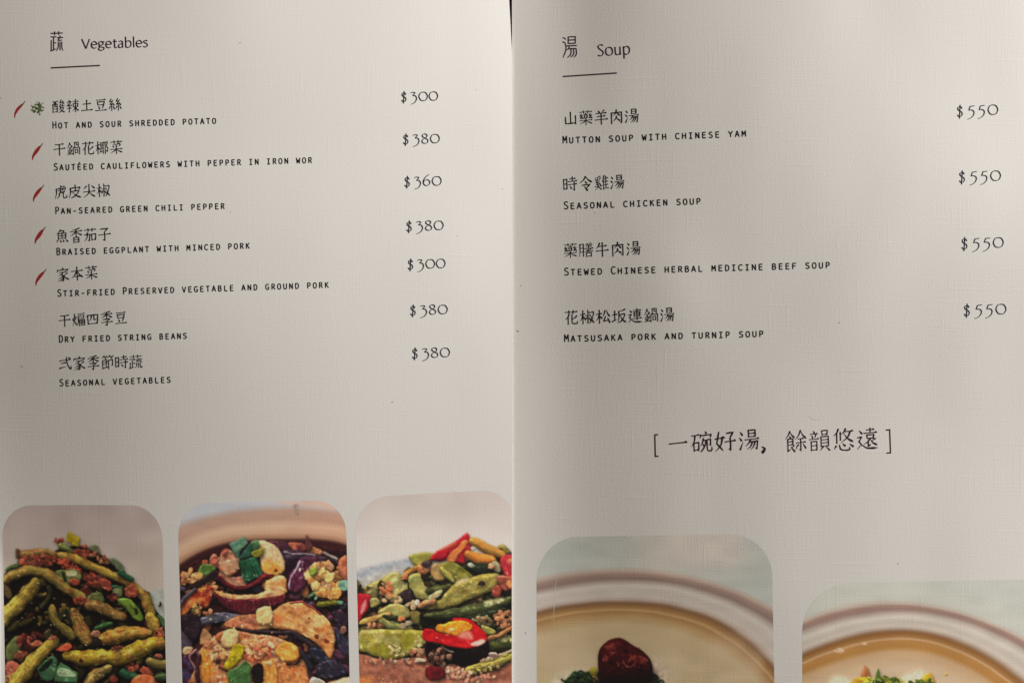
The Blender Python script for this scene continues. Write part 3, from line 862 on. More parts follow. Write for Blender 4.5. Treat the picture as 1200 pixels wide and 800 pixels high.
    p.blob(A((575, 560), (610, 560), (630, 640), (600, 640)), (34, 38, 18), bevel=2, shadow=0)
    p.oval(*A((705, 650))[0], 7, 4, (128, 56, 44), spec=0.06)
    p.blob(B((15, 790), (100, 745), (160, 770), (170, 840), (30, 840)), (84, 92, 54), bevel=3.5, stripes=(0.5, 2, 0.2))
    p.tube(A((35, 645), (120, 590), (260, 545), (400, 560), (520, 640), (640, 725), (790, 810)), [5.4, 5.6, 5.4, 6.2, 6.2, 5.6, 4.6], (126, 108, 52), blotch=(112, 78, 42), streak=0.35)
    p.dabs(26, 1.0, [(176, 158, 84), (84, 64, 30), (160, 140, 70), (96, 58, 36)], 144, 0.45, 0.4, 0.6, 3)
    p.dabs(7, 0.6, [(214, 204, 150)], 145, 0.6, 0.4, 0.6, 2.5)
    p.tube(A((20, 690), (70, 740), (90, 800)), 4, (84, 66, 40))
    p.tube(A((345, 640), (290, 720)) + C((170, 60), (60, 160), (10, 250)), [6.2, 8, 9, 9, 8], (146, 124, 52), streak=0.5, spec=0.03)
    p.dabs(26, 1.0, [(176, 158, 84), (84, 64, 30), (160, 140, 70), (96, 58, 36)], 146, 0.45, 0.4, 0.6, 3)
    p.dabs(7, 0.6, [(214, 204, 150)], 147, 0.6, 0.4, 0.6, 2.5)
    p.tube(A((450, 690), (470, 760)) + C((430, 40), (380, 90)), 3.0, (46, 44, 20))
    p.tube(C((485, 85), (505, 180), (560, 260), (640, 325), (695, 365)), [4.5, 5.2, 4.8, 6, 5], (106, 92, 42))
    p.crumbs(*C((760, 30))[0], 9, 4, 18, 2.4, RED, 9)
    p.tube(C((680, 110), (720, 200), (770, 310), (830, 420)), [4, 7, 8.6, 7.2], (132, 104, 48), streak=0.4, blotch=(120, 74, 46))
    p.dabs(26, 1.0, [(176, 158, 84), (84, 64, 30), (160, 140, 70), (96, 58, 36)], 148, 0.45, 0.4, 0.6, 3)
    p.dabs(7, 0.6, [(214, 204, 150)], 149, 0.6, 0.4, 0.6, 2.5)
    p.tube(D((10, 70), (120, 80), (250, 140), (370, 185)), [6, 6.6, 6.2, 5], (118, 92, 46), blotch=(106, 70, 42))
    p.dabs(26, 1.0, [(176, 158, 84), (84, 64, 30), (160, 140, 70), (96, 58, 36)], 150, 0.45, 0.4, 0.6, 3)
    p.dabs(7, 0.6, [(214, 204, 150)], 151, 0.6, 0.4, 0.6, 2.5)
    p.tube(D((90, 285), (170, 262), (250, 240)), [2.6, 3.4, 2.8], (48, 78, 44), spec=0.05)
    p.blob(D((295, 20), (400, 8), (470, 60), (535, 160), (530, 220), (455, 195), (380, 100)), (88, 112, 40), bevel=4.5, spec=0.08, stripes=(0.8, 3, 0.15))
    p.oval(*D((478, 120))[0], 2.6, 4.6, (40, 40, 16), rot=-0.3, shadow=0)
    p.tube(D((690, 180), (720, 220), (752, 270)), 3.4, (58, 88, 44))
    p.tube(D((590, 170), (630, 230), (655, 300)), [6, 7.4, 6], (152, 126, 52), streak=0.4)
    p.dabs(26, 1.0, [(176, 158, 84), (84, 64, 30), (160, 140, 70), (96, 58, 36)], 152, 0.45, 0.4, 0.6, 3)
    p.dabs(7, 0.6, [(214, 204, 150)], 153, 0.6, 0.4, 0.6, 2.5)
    p.crumbs(*D((690, 340))[0], 6, 6, 14, 3, [(150, 92, 66), (130, 72, 50)], 10)
    p.oval(*D((90, 335))[0], 6, 4.6, (142, 100, 78))
    p.tube(D((150, 395), (260, 365), (430, 335), (620, 330)), [7.5, 9.2, 7.6, 4.8], (150, 116, 48), streak=0.35, blotch=(136, 84, 46))
    p.dabs(26, 1.0, [(176, 158, 84), (84, 64, 30), (160, 140, 70), (96, 58, 36)], 154, 0.45, 0.4, 0.6, 3)
    p.dabs(7, 0.6, [(214, 204, 150)], 155, 0.6, 0.4, 0.6, 2.5)
    p.oval(*D((110, 415))[0], 6.4, 5.2, (36, 24, 26), spec=0.06)
    p.crumbs(*D((310, 470))[0], 7, 2.5, 10, 2.2, [(110, 62, 48), (84, 44, 36)], 11)
    p.tube(C((600, 540), (720, 560)) + D((0, 560), (200, 555), (340, 555), (480, 495), (620, 440), (735, 425)), [5, 8, 9, 8.4, 10, 10, 9, 6], (146, 124, 38), streak=0.35, blotch=(128, 88, 44))
    p.dabs(26, 1.0, [(176, 158, 84), (84, 64, 30), (160, 140, 70), (96, 58, 36)], 156, 0.45, 0.4, 0.6, 3)
    p.dabs(7, 0.6, [(214, 204, 150)], 157, 0.6, 0.4, 0.6, 2.5)
    p.crumbs(*D((290, 475))[0], 6, 2.4, 10, 2.2, [(118, 66, 48), (84, 40, 34)], 12)
    p.oval(*C((765, 585))[0], 2.6, 2.4, (66, 34, 18), shadow=0)
    p.blob(C((60, 470), (160, 350), (215, 440), (150, 560), (70, 605)), (76, 84, 48), bevel=5)
    p.crumbs(*C((250, 410))[0], 12, 9, 60, 2.3, [(94, 40, 34), (70, 28, 24), (120, 62, 50)], 13)
    p.oval(*C((340, 432))[0], 7.6, 4, (146, 80, 58), spec=0.08)
    p.crumbs(*C((200, 540))[0], 6, 5, 12, 3, [(130, 84, 64), (96, 50, 40)], 14)
    p.blob(C((520, 490), (590, 440), (650, 425), (668, 470), (600, 505)), (172, 78, 52), bevel=3, spec=0.08)
    p.blob(C((55, 620), (130, 590), (190, 650), (150, 740), (60, 720)), (156, 84, 66), bevel=5, spec=0.05)
    p.dabs(14, 1.2, [(184, 120, 100), (110, 48, 40)], 174, 0.6)
    p.oval(*C((90, 760))[0], 6, 5, (126, 88, 66))
    p.tube(C((530, 390), (440, 470), (340, 560), (270, 640), (200, 740), (110, 850)), [6, 7.4, 8, 9, 9.4, 10], (150, 128, 52), streak=0.45, spec=0.05)
    p.dabs(26, 1.0, [(176, 158, 84), (84, 64, 30), (160, 140, 70), (96, 58, 36)], 158, 0.45, 0.4, 0.6, 3)
    p.dabs(7, 0.6, [(214, 204, 150)], 159, 0.6, 0.4, 0.6, 2.5)
    p.crumbs(*C((500, 375))[0], 4, 3, 7, 2, [(130, 88, 64), (104, 58, 44)], 15)
    p.blob(C((352, 665), (480, 548), (545, 590), (515, 740), (430, 780)), (50, 82, 58), bevel=3.5, spec=0.08)
    p.blob(C((365, 662), (470, 570), (490, 600), (440, 660), (380, 690)), (16, 28, 18), bevel=2, shadow=0)
    p.blob(C((565, 600), (735, 705), (720, 800), (505, 785), (520, 700)), (62, 102, 70), bevel=3, spec=0.05, smooth=False)
    p.blob(C((570, 655), (705, 705), (695, 745), (545, 725)), (140, 164, 134), bevel=1.5, shadow=0, stripes=(0.2, 1.4, 0.3))
    p.tube(D((20, 800), (110, 715), (240, 650)), [7, 6.4, 4], (134, 112, 62), streak=0.45)
    p.dabs(26, 1.0, [(176, 158, 84), (84, 64, 30), (160, 140, 70), (96, 58, 36)], 160, 0.45, 0.4, 0.6, 3)
    p.dabs(7, 0.6, [(214, 204, 150)], 161, 0.6, 0.4, 0.6, 2.5)
    p.crumbs(*D((430, 650))[0], 7, 4, 12, 3, RED, 16)
    p.tube(D((330, 705), (400, 725), (480, 745)), 5, (34, 70, 52), spec=0.05)
    p.oval(*D((265, 765))[0], 4.4, 3.6, (112, 50, 42))
    p.blob(D((505, 690), (540, 640), (600, 650), (640, 720), (570, 745)), (134, 62, 46), bevel=3, smooth=False, spec=0.06)
    p.dabs(12, 1.1, [(160, 90, 66), (84, 36, 28)], 171, 0.6)
    p.blob(D((440, 760), (520, 720), (620, 730), (670, 780), (660, 860), (440, 860)), (172, 88, 52), bevel=6, spec=0.08)
    p.dabs(24, 1.4, [(196, 116, 76), (120, 54, 34), (210, 140, 100)], 173, 0.6)
    p.oval(*D((690, 545))[0], 5, 3, (130, 76, 56))
    p.tube(D((590, 590), (680, 620), (780, 630)), [5, 6.4, 6], (112, 100, 54))
    p.tube(D((650, 745), (770, 735)), 4.4, (52, 66, 38))
    for i in range(14):   # the part below the picture
        vx = 12 + 185 * g.random(); vy = 812 + 40 * g.random(); a = g.random()
        p.tube([(vx, vy), (vx + 12 * math.cos(a), vy + 7 * math.sin(a)), (vx + 28 * math.cos(a), vy + 20 * math.sin(a))], 6, (136, 116, 50))
    p.glints(100, 735, 84, 50, 26, 1.2, (120, 112, 86), 20)
    return p.finish(0.92, 0.7, 0.06, dark=1.0, focus=735)


def paint_eggplant():
    p = Print(202, 578, 418, 860)
    x, y = p.gx, p.gy
    E = T(205, 580, 7.27); F = T(305, 580, 7.27); G = T(205, 690, 7.27); Hh = T(305, 690, 7.27)
    p.c[:] = (150, 150, 150)
    # rim of the clay pot: bands that follow its curve
    k = E((40, 250), (100, 222), (250, 180), (400, 150), (600, 118), (800, 98)) + F((130, 98), (300, 100), (450, 110), (740, 150))
    kx = np.array([q[0] for q in k]); ky = np.array([q[1] for q in k])
    l = E((20, 615), (200, 500), (330, 445), (450, 410), (600, 392)) + F((0, 385), (200, 380), (400, 376), (560, 392), (740, 430))
    lx = np.array([q[0] for q in l]); ly = np.array([q[1] for q in l])
    top = np.polyval(np.polyfit(kx, ky, 4), x); low = np.polyval(np.polyfit(lx, ly, 5), x)
    v = (y - top) / (low - top)
    stops = [(-0.1, (150, 150, 151)), (0.0, (146, 138, 132)), (0.12, (148, 118, 98)), (0.35, (146, 113, 92)), (0.58, (168, 136, 108)), (0.78, (160, 124, 94)), (0.93, (132, 92, 66)), (1.0, (60, 30, 24)), (1.06, (44, 16, 16)), (1.3, (50, 15, 17))]
    for c in range(3):
        p.c[..., c] = np.interp(v, [s[0] for s in stops], [s[1][c] for s in stops])
    right = sstep(321, 327, x)[..., None] * sstep(0.05, -0.05, (y - (590 + (x - 330) * 0.09)) / 60)[..., None]
    p.c = p.c * (1 - right) + np.array([164, 144, 130]) * right
    red = sstep(300, 400, x)[..., None] * (v < 0.95)[..., None] * 0.25
    p.c = p.c * (1 - red) + np.array([150, 100, 74]) * red * (p.c.mean(-1, keepdims=True) / 115)
    p.c *= (1 + 0.05 * (vnoise(x / 18, y / 6, 3) - 0.5))[..., None]
    p.blob(F((285, 85), (325, 88), (330, 160), (300, 160)), (128, 104, 90), flat=True, soft=2, shadow=0)
    p.blob(F((305, 105), (320, 107), (322, 148), (308, 148)), (144, 122, 106), flat=True, soft=1.5, shadow=0)
    # the dark inside
    inside = [(q[0], q[1] + 6) for q in l]
    p.blob(inside + [(420, 862), (200, 862)], (54, 26, 26), bevel=2, tex=0.6, spec=0, shadow=0, smooth=False)
    p.clutter(206, 668, 414, 806, 330, 7, [(84, 46, 66), (60, 38, 58), (122, 72, 50), (150, 98, 66), (92, 40, 44), (72, 62, 84), (48, 28, 34), (142, 84, 52)], 91, lambda x, y: y > 640 + abs(x - 320) * 0.12)
    BIT = [(172, 118, 76), (186, 140, 92), (160, 96, 66)]
    p.crumbs(*E((120, 700))[0], 12, 8, 26, 4, BIT, 30, spec=0.08)
    p.oval(*E((258, 575))[0], 4.4, 3.6, (164, 84, 54))
    p.crumbs(*E((345, 575))[0], 5.5, 6, 12, 3.6, [(168, 106, 86), (150, 80, 66)], 31, spec=0.08)
    p.blob(E((195, 640), (235, 590), (300, 588), (345, 632), (240, 695)), (84, 116, 54), bevel=3, spec=0.06)
    p.oval(*E((205, 690))[0], 5, 4, (180, 130, 80))
    p.crumbs(*E((260, 760))[0], 14, 6, 26, 3.6, BIT, 32, spec=0.08)
    p.blob(E((120, 770), (230, 700), (350, 640), (385, 670), (300, 725), (170, 790)), (44, 28, 32), bevel=3, spec=0.10)
    p.blob(E((390, 640), (470, 690), (600, 700), (600, 800), (470, 800), (380, 720)), (160, 114, 94), bevel=4, col2=(140, 80, 70))
    p.blob(E((388, 500), (440, 455), (520, 495), (550, 560), (535, 645), (450, 685), (380, 630)), (172, 132, 104), bevel=6, spec=0.09, col2=(166, 108, 86))
    p.dabs(24, 1.8, [(206, 166, 136), (160, 96, 80), (190, 140, 110)], 108, 0.5, 0.5)
    p.dabs(7, 0.9, [(240, 220, 200)], 109, 0.7)
    p.crumbs(*E((440, 495))[0], 6, 4, 12, 2.6, [(164, 92, 78), (150, 74, 66)], 33)
    # purple skins at the back
    p.blob(F((60, 400), (170, 388), (290, 425), (310, 480), (200, 485)), (78, 42, 56), bevel=4, spec=0.10, stripes=(0.3, 2, 0.3))
    p.blob(F((235, 405), (350, 405), (392, 440), (380, 478), (280, 470)), (150, 84, 66), bevel=4, col2=(98, 40, 48))
    p.blob(F((395, 440), (470, 440), (530, 480), (510, 510), (420, 500)), (170, 114, 82), bevel=4, spec=0.08)
    p.blob(F((392, 335), (420, 385), (448, 440), (415, 475), (383, 440)), (92, 50, 54), bevel=3)
    p.blob(F((180, 475), (330, 470), (480, 505), (660, 560), (670, 605), (600, 620), (480, 570), (330, 545), (230, 565)), (66, 46, 66), bevel=4, spec=0.12, stripes=(0.15, 2, 0.35))
    p.dabs(24, 1.3, [(30, 20, 32), (110, 90, 116), (44, 26, 44)], 119, 0.6, 0.2, 0.3)
    p.blob(F((340, 540), (480, 525), (470, 590), (400, 625)), (74, 34, 56), bevel=4, stripes=(0.6, 2, 0.4))
    p.tube(F((200, 480), (290, 500), (380, 495), (470, 515)), 1.2, (136, 120, 138), spec=0.1, shadow=0)
    p.tube(F((540, 490), (600, 520), (660, 550)), 2.2, (128, 116, 120), spec=0.12, shadow=0.2)
    p.blob(F((560, 540), (660, 585), (650, 640), (570, 610)), (30, 16, 24), bevel=3)
    p.blob(F((195, 560), (300, 540), (310, 620), (240, 720), (200, 690)), (40, 24, 40), bevel=3, spec=0.06)
    # potato slice and scallions on top
    p.blob(E((690, 392), (760, 385)) + F((60, 396), (150, 450), (212, 560), (200, 640), (120, 692), (30, 655)) + E((735, 600), (715, 480)), (198, 166, 130), bevel=7, spec=0.06, tex=0.14)
    p.dabs(24, 2.2, [(222, 196, 160), (196, 150, 96), (206, 172, 130)], 106, 0.5, 0.8)
    p.dabs(8, 0.9, [(246, 234, 214)], 107, 0.7, 0.8)
    p.blob(F((10, 600), (60, 560), (150, 580), (190, 640), (120, 690), (30, 655)), (196, 132, 56), flat=True, tex=0.2, soft=5, shadow=0)
    p.oval(*F((135, 640))[0], 2.4, 2.2, (120, 62, 28), shadow=0)
    p.blob(F((340, 545), (425, 620), (410, 725), (350, 810), (235, 810), (238, 700), (300, 610)), (88, 34, 62), bevel=6, spec=0.08, stripes=(1.2, 2, 0.35))
    p.dabs(26, 1.8, [(50, 22, 44), (36, 18, 34), (124, 70, 110)], 112, 0.55, 1.9, 0.4)
    p.dabs(10, 0.8, [(196, 176, 196)], 113, 0.6, 1.9, 0.4)
    p.tube(F((345, 555), (300, 640), (255, 720), (245, 800)), 1.3, (148, 130, 156), shadow=0)
    p.oval(*F((335, 635))[0], 1.5, 3, (206, 176, 176), shadow=0)
    p.crumbs(*F((570, 700))[0], 21, 17, 60, 5.2, [(196, 152, 96), (208, 170, 110), (184, 126, 72), (200, 150, 110)], 34, spec=0.09)
    p.oval(*F((452, 650))[0], 4.5, 6, (122, 142, 56), rot=0.4)
    p.blob(F((680, 540), (740, 520), (745, 720), (690, 700), (665, 620)), (168, 98, 72), bevel=5, spec=0.08)
    p.blob(F((675, 735), (745, 728), (745, 810), (665, 800)), (110, 150, 138), bevel=3, stripes=(0.5, 1.5, 0.2))
    p.blob(E((458, 412), (590, 350), (622, 402), (560, 480), (540, 535), (500, 490)), (78, 114, 98), bevel=2.5, smooth=False, stripes=(-0.5, 1.6, 0.22), spec=0.05)
    p.blob(E((650, 395), (712, 383), (722, 440), (650, 475)), (74, 112, 78), bevel=2.5, stripes=(1.3, 1.5, 0.25))
    p.blob(E((540, 535), (640, 402), (664, 440), (645, 520), (560, 552)), (42, 84, 68), bevel=3, spec=0.06, smooth=False)
    p.blob(E((660, 478), (762, 448), (742, 515), (665, 520)), (118, 116, 36), bevel=2.5)
    p.blob(E((545, 562), (692, 518), (758, 690), (590, 742), (560, 650)), (30, 76, 54), bevel=3, smooth=False, stripes=(1.25, 1.7, 0.45), spec=0.06)
    p.glints(*E((650, 690))[0], 10, 3, 6, 2, (96, 120, 100), 35)
    # upper crescent of eggplant
    p.tube(E((375, 690), (450, 765), (570, 790), (700, 745)) + F((20, 700), (110, 690)), [2.4, 2.8, 3.2, 3.4, 2.8], (92, 24, 36), spec=0.06)
    p.blob(F((45, 740), (130, 690), (205, 690), (225, 770), (200, 830), (60, 820)), (204, 162, 112), bevel=6, spec=0.08, col2=(196, 130, 74))
    # middle crescent
    p.blob(G((330, 5), (440, 35), (640, 48), (760, 20)) + Hh((60, -40), (190, -20), (225, 20), (150, 70), (20, 90)) + G((640, 120), (420, 100), (340, 50)), (204, 158, 116), bevel=5, spec=0.05, col2=(196, 134, 84))
    p.dabs(30, 1.6, [(226, 192, 150), (214, 170, 120), (150, 88, 56), (176, 104, 62), (120, 62, 44)], 115, 0.45, 0.1)
    p.blob(G((335, 15), (400, 62), (560, 85), (700, 78), (800, 72)) + Hh((80, 72), (190, 45), (222, 60), (190, 120), (90, 150), (0, 160)) + G((740, 178), (620, 212), (490, 195), (390, 130)), (86, 26, 38), bevel=5, spec=0.07, stripes=(1.45, 1.6, 0.35))
    p.dabs(26, 1.4, [(60, 16, 28), (44, 12, 22), (120, 46, 56)], 110, 0.55, 1.4, 0.3)
    p.dabs(10, 0.7, [(180, 130, 140)], 111, 0.6, 1.4, 0.3)
    # left slice
    p.blob(G((45, 215), (90, 90), (170, 5), (300, -25), (325, 10), (310, 90), (265, 160), (180, 125), (100, 205)), (196, 116, 56), bevel=5, spec=0.08, col2=(150, 54, 36))
    p.dabs(26, 1.8, [(214, 150, 90), (120, 44, 32), (90, 40, 34), (224, 180, 130)], 114, 0.55, -0.6)
    p.tube(G((40, 140), (100, 60), (180, -10)), [2, 2.6, 2.4], (84, 80, 92), spec=0.12)
    p.crumbs(*G((190, 180))[0], 6, 7, 16, 2.6, [(150, 120, 70), (90, 90, 40), (170, 130, 90)], 36)
    p.blob(G((180, 290), (240, 235), (380, 195), (540, 215), (540, 235), (420, 275), (260, 300)), (86, 84, 104), bevel=4, spec=0.16, stripes=(-0.1, 2, 0.4))
    p.dabs(14, 1.2, [(40, 38, 52), (140, 140, 158), (50, 46, 62)], 118, 0.6, -0.1, 0.3)
    p.oval(*G((305, 185))[0], 3, 3.6, (190, 130, 104))
    # large slice on the right
    p.blob(G((420, 300), (540, 225), (690, 215)) + Hh((100, 185), (220, 115), (350, 105), (450, 160), (560, 240), (622, 340), (638, 460), (597, 595), (530, 520), (440, 430), (280, 360), (100, 330)) + G((700, 345), (560, 335)), (190, 134, 84), bevel=7, spec=0.06, tex=0.3, col2=(188, 118, 64))
    p.dabs(60, 3.6, [(206, 164, 112), (196, 148, 98), (184, 132, 84), (150, 86, 50)], 101, 0.7, 0.4, 0.6, 2.5)
    p.dabs(24, 1.6, [(140, 78, 46), (110, 56, 38), (232, 206, 166)], 201, 0.6, 0.4)
    p.dabs(14, 0.9, [(244, 224, 196)], 102, 0.7, 0.5)
    p.blob(G((430, 300), (540, 235), (690, 225), (700, 335), (560, 325)), (164, 98, 72), flat=True, tex=0.5, soft=4, shadow=0)
    p.tube(Hh((250, 118), (350, 108), (450, 162), (520, 215)), 1.2, (150, 70, 70), shadow=0)
    for q, r_ in (((480, 405), 3.2), ((565, 440), 3.4), ((420, 245), 1.4)):
        p.oval(*Hh(q)[0], r_, r_ * 0.7, (120, 52, 28), rot=0.9, shadow=0)
    p.oval(*Hh((150, 240))[0], 6, 5, (196, 100, 56), shadow=0, soft=3, flat=True)
    p.tube(G((520, 335), (640, 355), (800, 362)) + Hh((140, 368), (270, 372), (350, 420), (450, 480), (545, 570)), [1.4, 1.8, 2.2, 2.4, 2.6, 2.8, 2.6], (54, 40, 50), spec=0.16)
    p.blob(G((690, 190), (740, 150), (800, 145)) + Hh((90, 150), (108, 230), (92, 290), (0, 300)) + G((700, 285)), (212, 172, 118), bevel=5, spec=0.07, tex=0.14)
    # purple at the left edge
    p.blob(G((50, 355), (140, 435), (135, 495), (55, 505)), (74, 60, 80), bevel=4, spec=0.12)
    p.oval(*G((105, 525))[0], 7, 5.5, (176, 136, 104), rot=-0.4, spec=0.08)
    p.blob(G((55, 590), (150, 560), (190, 660), (190, 860), (60, 860)), (70, 54, 92), bevel=6, spec=0.10, col2=(62, 20, 40))
    p.tube(G((185, 510), (125, 580), (170, 670), (195, 720)), 1.5, (156, 108, 116), shadow=0.2)
    p.tube(G((215, 350), (230, 310), (232, 280)), 1.3, (90, 120, 100))
    # front slice
    p.blob(G((215, 470), (240, 340), (310, 390), (330, 470)), (176, 128, 92), bevel=5)
    p.blob(G((190, 880), (175, 660), (225, 510), (340, 400), (440, 345), (600, 365), (700, 385)) + Hh((100, 400), (200, 430), (330, 500), (345, 570), (405, 670), (418, 880)), (186, 134, 96), bevel=5, spec=0.08, tex=0.4, col2=(158, 96, 66))
    p.dabs(70, 4.2, [(190, 138, 96), (166, 104, 72), (140, 74, 48), (182, 124, 84), (186, 116, 46)], 103, 0.75, 0.2, 1.2)
    p.dabs(70, 1.8, [(228, 196, 160), (130, 70, 50), (214, 168, 136), (96, 48, 40)], 203, 0.65, 0.2, 1.4)
    p.dabs(26, 1.0, [(246, 226, 196)], 104, 0.7, 0.2, 1.0)
    p.dabs(20, 2.0, [(70, 32, 30), (90, 40, 30)], 105, 0.6, 0.2, 1.0)
    p.blob(G((200, 620), (240, 520), (300, 560), (330, 700), (260, 790)), (190, 118, 44), flat=True, tex=0.5, soft=6, shadow=0)
    p.tube(G((210, 560), (190, 680), (200, 800)), 2.4, (70, 36, 44), spec=0.12)
    p.tube(Hh((330, 500), (395, 600), (425, 720), (430, 820)), 2.4, (74, 36, 48), spec=0.12)
    p.oval(*G((380, 410))[0], 5, 6, (170, 86, 52), shadow=0.2)
    p.blob(G((388, 440), (430, 350), (500, 335), (545, 390), (520, 480), (430, 500)), (206, 160, 112), bevel=6, spec=0.08)
    p.crumbs(*G((640, 470))[0], 14, 8, 30, 4, [(206, 150, 104), (190, 104, 70), (196, 130, 88)], 37, spec=0.10)
    p.crumbs(*G((670, 560))[0], 10, 8, 18, 4.6, [(190, 100, 68), (200, 130, 96)], 38, spec=0.10)
    p.crumbs(*G((370, 550))[0], 9, 9, 20, 3.8, [(200, 146, 104), (186, 120, 84)], 39, spec=0.10)
    p.blob(G((725, 440), (765, 405), (775, 480), (740, 495)), (174, 36, 30), bevel=2.5, spec=0.06)
    p.crumbs(*Hh((60, 500))[0], 10, 9, 22, 4, [(200, 120, 86), (206, 160, 130), (190, 90, 60)], 40, spec=0.10)
    p.blob(Hh((130, 540), (165, 470), (250, 448), (325, 500), (315, 600), (200, 612)), (206, 142, 58), bevel=5, spec=0.05, tex=0.14)
    p.dabs(14, 1.8, [(224, 170, 90), (190, 116, 40), (232, 190, 130)], 205, 0.6, 0.6)
    p.blob(Hh((15, 640), (60, 605), (125, 612), (145, 860), (15, 860)), (198, 130, 58), bevel=4, tex=0.14, spec=0.04)
    p.dabs(14, 1.8, [(218, 160, 90), (176, 104, 40), (226, 180, 120)], 206, 0.6, 1.4)
    p.oval(*Hh((70, 628))[0], 5, 2.4, (220, 178, 130), shadow=0)
    p.blob(Hh((180, 640), (300, 640), (390, 690), (400, 860), (170, 860)), (178, 110, 62), bevel=4, spec=0.06, shadow=0.2)
    p.dabs(30, 2.2, [(206, 150, 110), (140, 76, 46), (196, 128, 66)], 204, 0.65, 1.2, 0.8)
    p.tube(Hh((345, 520), (335, 590), (290, 632), (225, 630)), 1.7, (60, 34, 30), spec=0.1)
    p.oval(*G((372, 612))[0], 3.2, 3, (70, 40, 34)); p.tube(G((370, 660), (410, 680), (445, 695)), 1.3, (90, 52, 44))
    p.blob(G((655, 660), (745, 640), (745, 790), (680, 800)), (28, 20, 16), bevel=3)
    p.blob(G((508, 458), (598, 488), (572, 590), (450, 692), (412, 660)), (168, 152, 14), bevel=2.5, smooth=False, stripes=(2.0, 2, 0.15), spec=0.03)
    p.blob(G((445, 715), (600, 605), (645, 650), (655, 860), (470, 860)), (62, 98, 54), bevel=3, smooth=False, stripes=(-0.6, 2, 0.25), spec=0.04)
    # skins at the lower right
    p.blob(Hh((640, 330), (750, 420), (755, 560), (680, 520)), (54, 48, 70), bevel=5, spec=0.10)
    p.dabs(12, 1.4, [(24, 22, 34), (96, 92, 116)], 116, 0.6, 0.8)
    p.blob(Hh((420, 500), (520, 510), (600, 620), (520, 640), (430, 560)), (42, 42, 62), bevel=5, spec=0.16)
    p.dabs(16, 1.2, [(16, 16, 26), (110, 112, 134), (20, 20, 30)], 117, 0.7, 0.9)
    p.tube(Hh((360, 540), (400, 620), (440, 680)), 3, (40, 40, 56), spec=0.16)
    p.blob(Hh((480, 640), (600, 600), (700, 640), (740, 720), (600, 760), (500, 730)), (46, 40, 60), bevel=5, spec=0.16)
    p.dabs(16, 1.2, [(14, 14, 22), (96, 98, 120), (20, 18, 30)], 207, 0.65, 0.5, 0.6, 2.5)
    p.blob(Hh((610, 200), (700, 190), (750, 250), (740, 330), (660, 300)), (46, 30, 46), bevel=4, spec=0.12)
    p.dabs(12, 1.1, [(22, 14, 24), (120, 104, 116), (70, 44, 60)], 208, 0.6, 0.9, 0.5, 2.5)
    p.blob(G((60, 230), (180, 215), (230, 300), (190, 420), (100, 400)), (44, 28, 40), bevel=4, spec=0.10)
    p.dabs(10, 1.2, [(60, 44, 62), (96, 60, 52)], 209, 0.5, 0.4)
    p.glints(*G((560, 420))[0], 40, 30, 26, 1.3, (214, 172, 130), 45)
    p.oval(*Hh((705, 345))[0], 4, 4.6, (140, 96, 84))
    p.tube(Hh((410, 70), (450, 45), (500, 15)), 2.6, (80, 112, 78)); p.tube(Hh((470, 90), (500, 50), (525, 0)), 2.2, (100, 140, 120))
    p.crumbs(*Hh((590, 40))[0], 13, 6, 14, 4.6, [(200, 140, 72), (186, 126, 70)], 46, spec=0.06)
    p.tube(Hh((490, 130), (560, 125), (660, 118)), 3.7, (104, 104, 28)); p.oval(*Hh((682, 118))[0], 3.6, 2.8, (84, 128, 104))
    p.blob(Hh((430, 760), (500, 760), (560, 800), (560, 860), (420, 860)), (166, 160, 152), bevel=4, spec=0.06)
    p.blob(Hh((560, 800), (765, 738), (780, 870), (520, 870)), (186, 166, 142), flat=True, smooth=False, soft=1, shadow=0.2)
    return p.finish(0.88, 0.65, 0.045, dark=0.90, focus=700, curve=0.42)


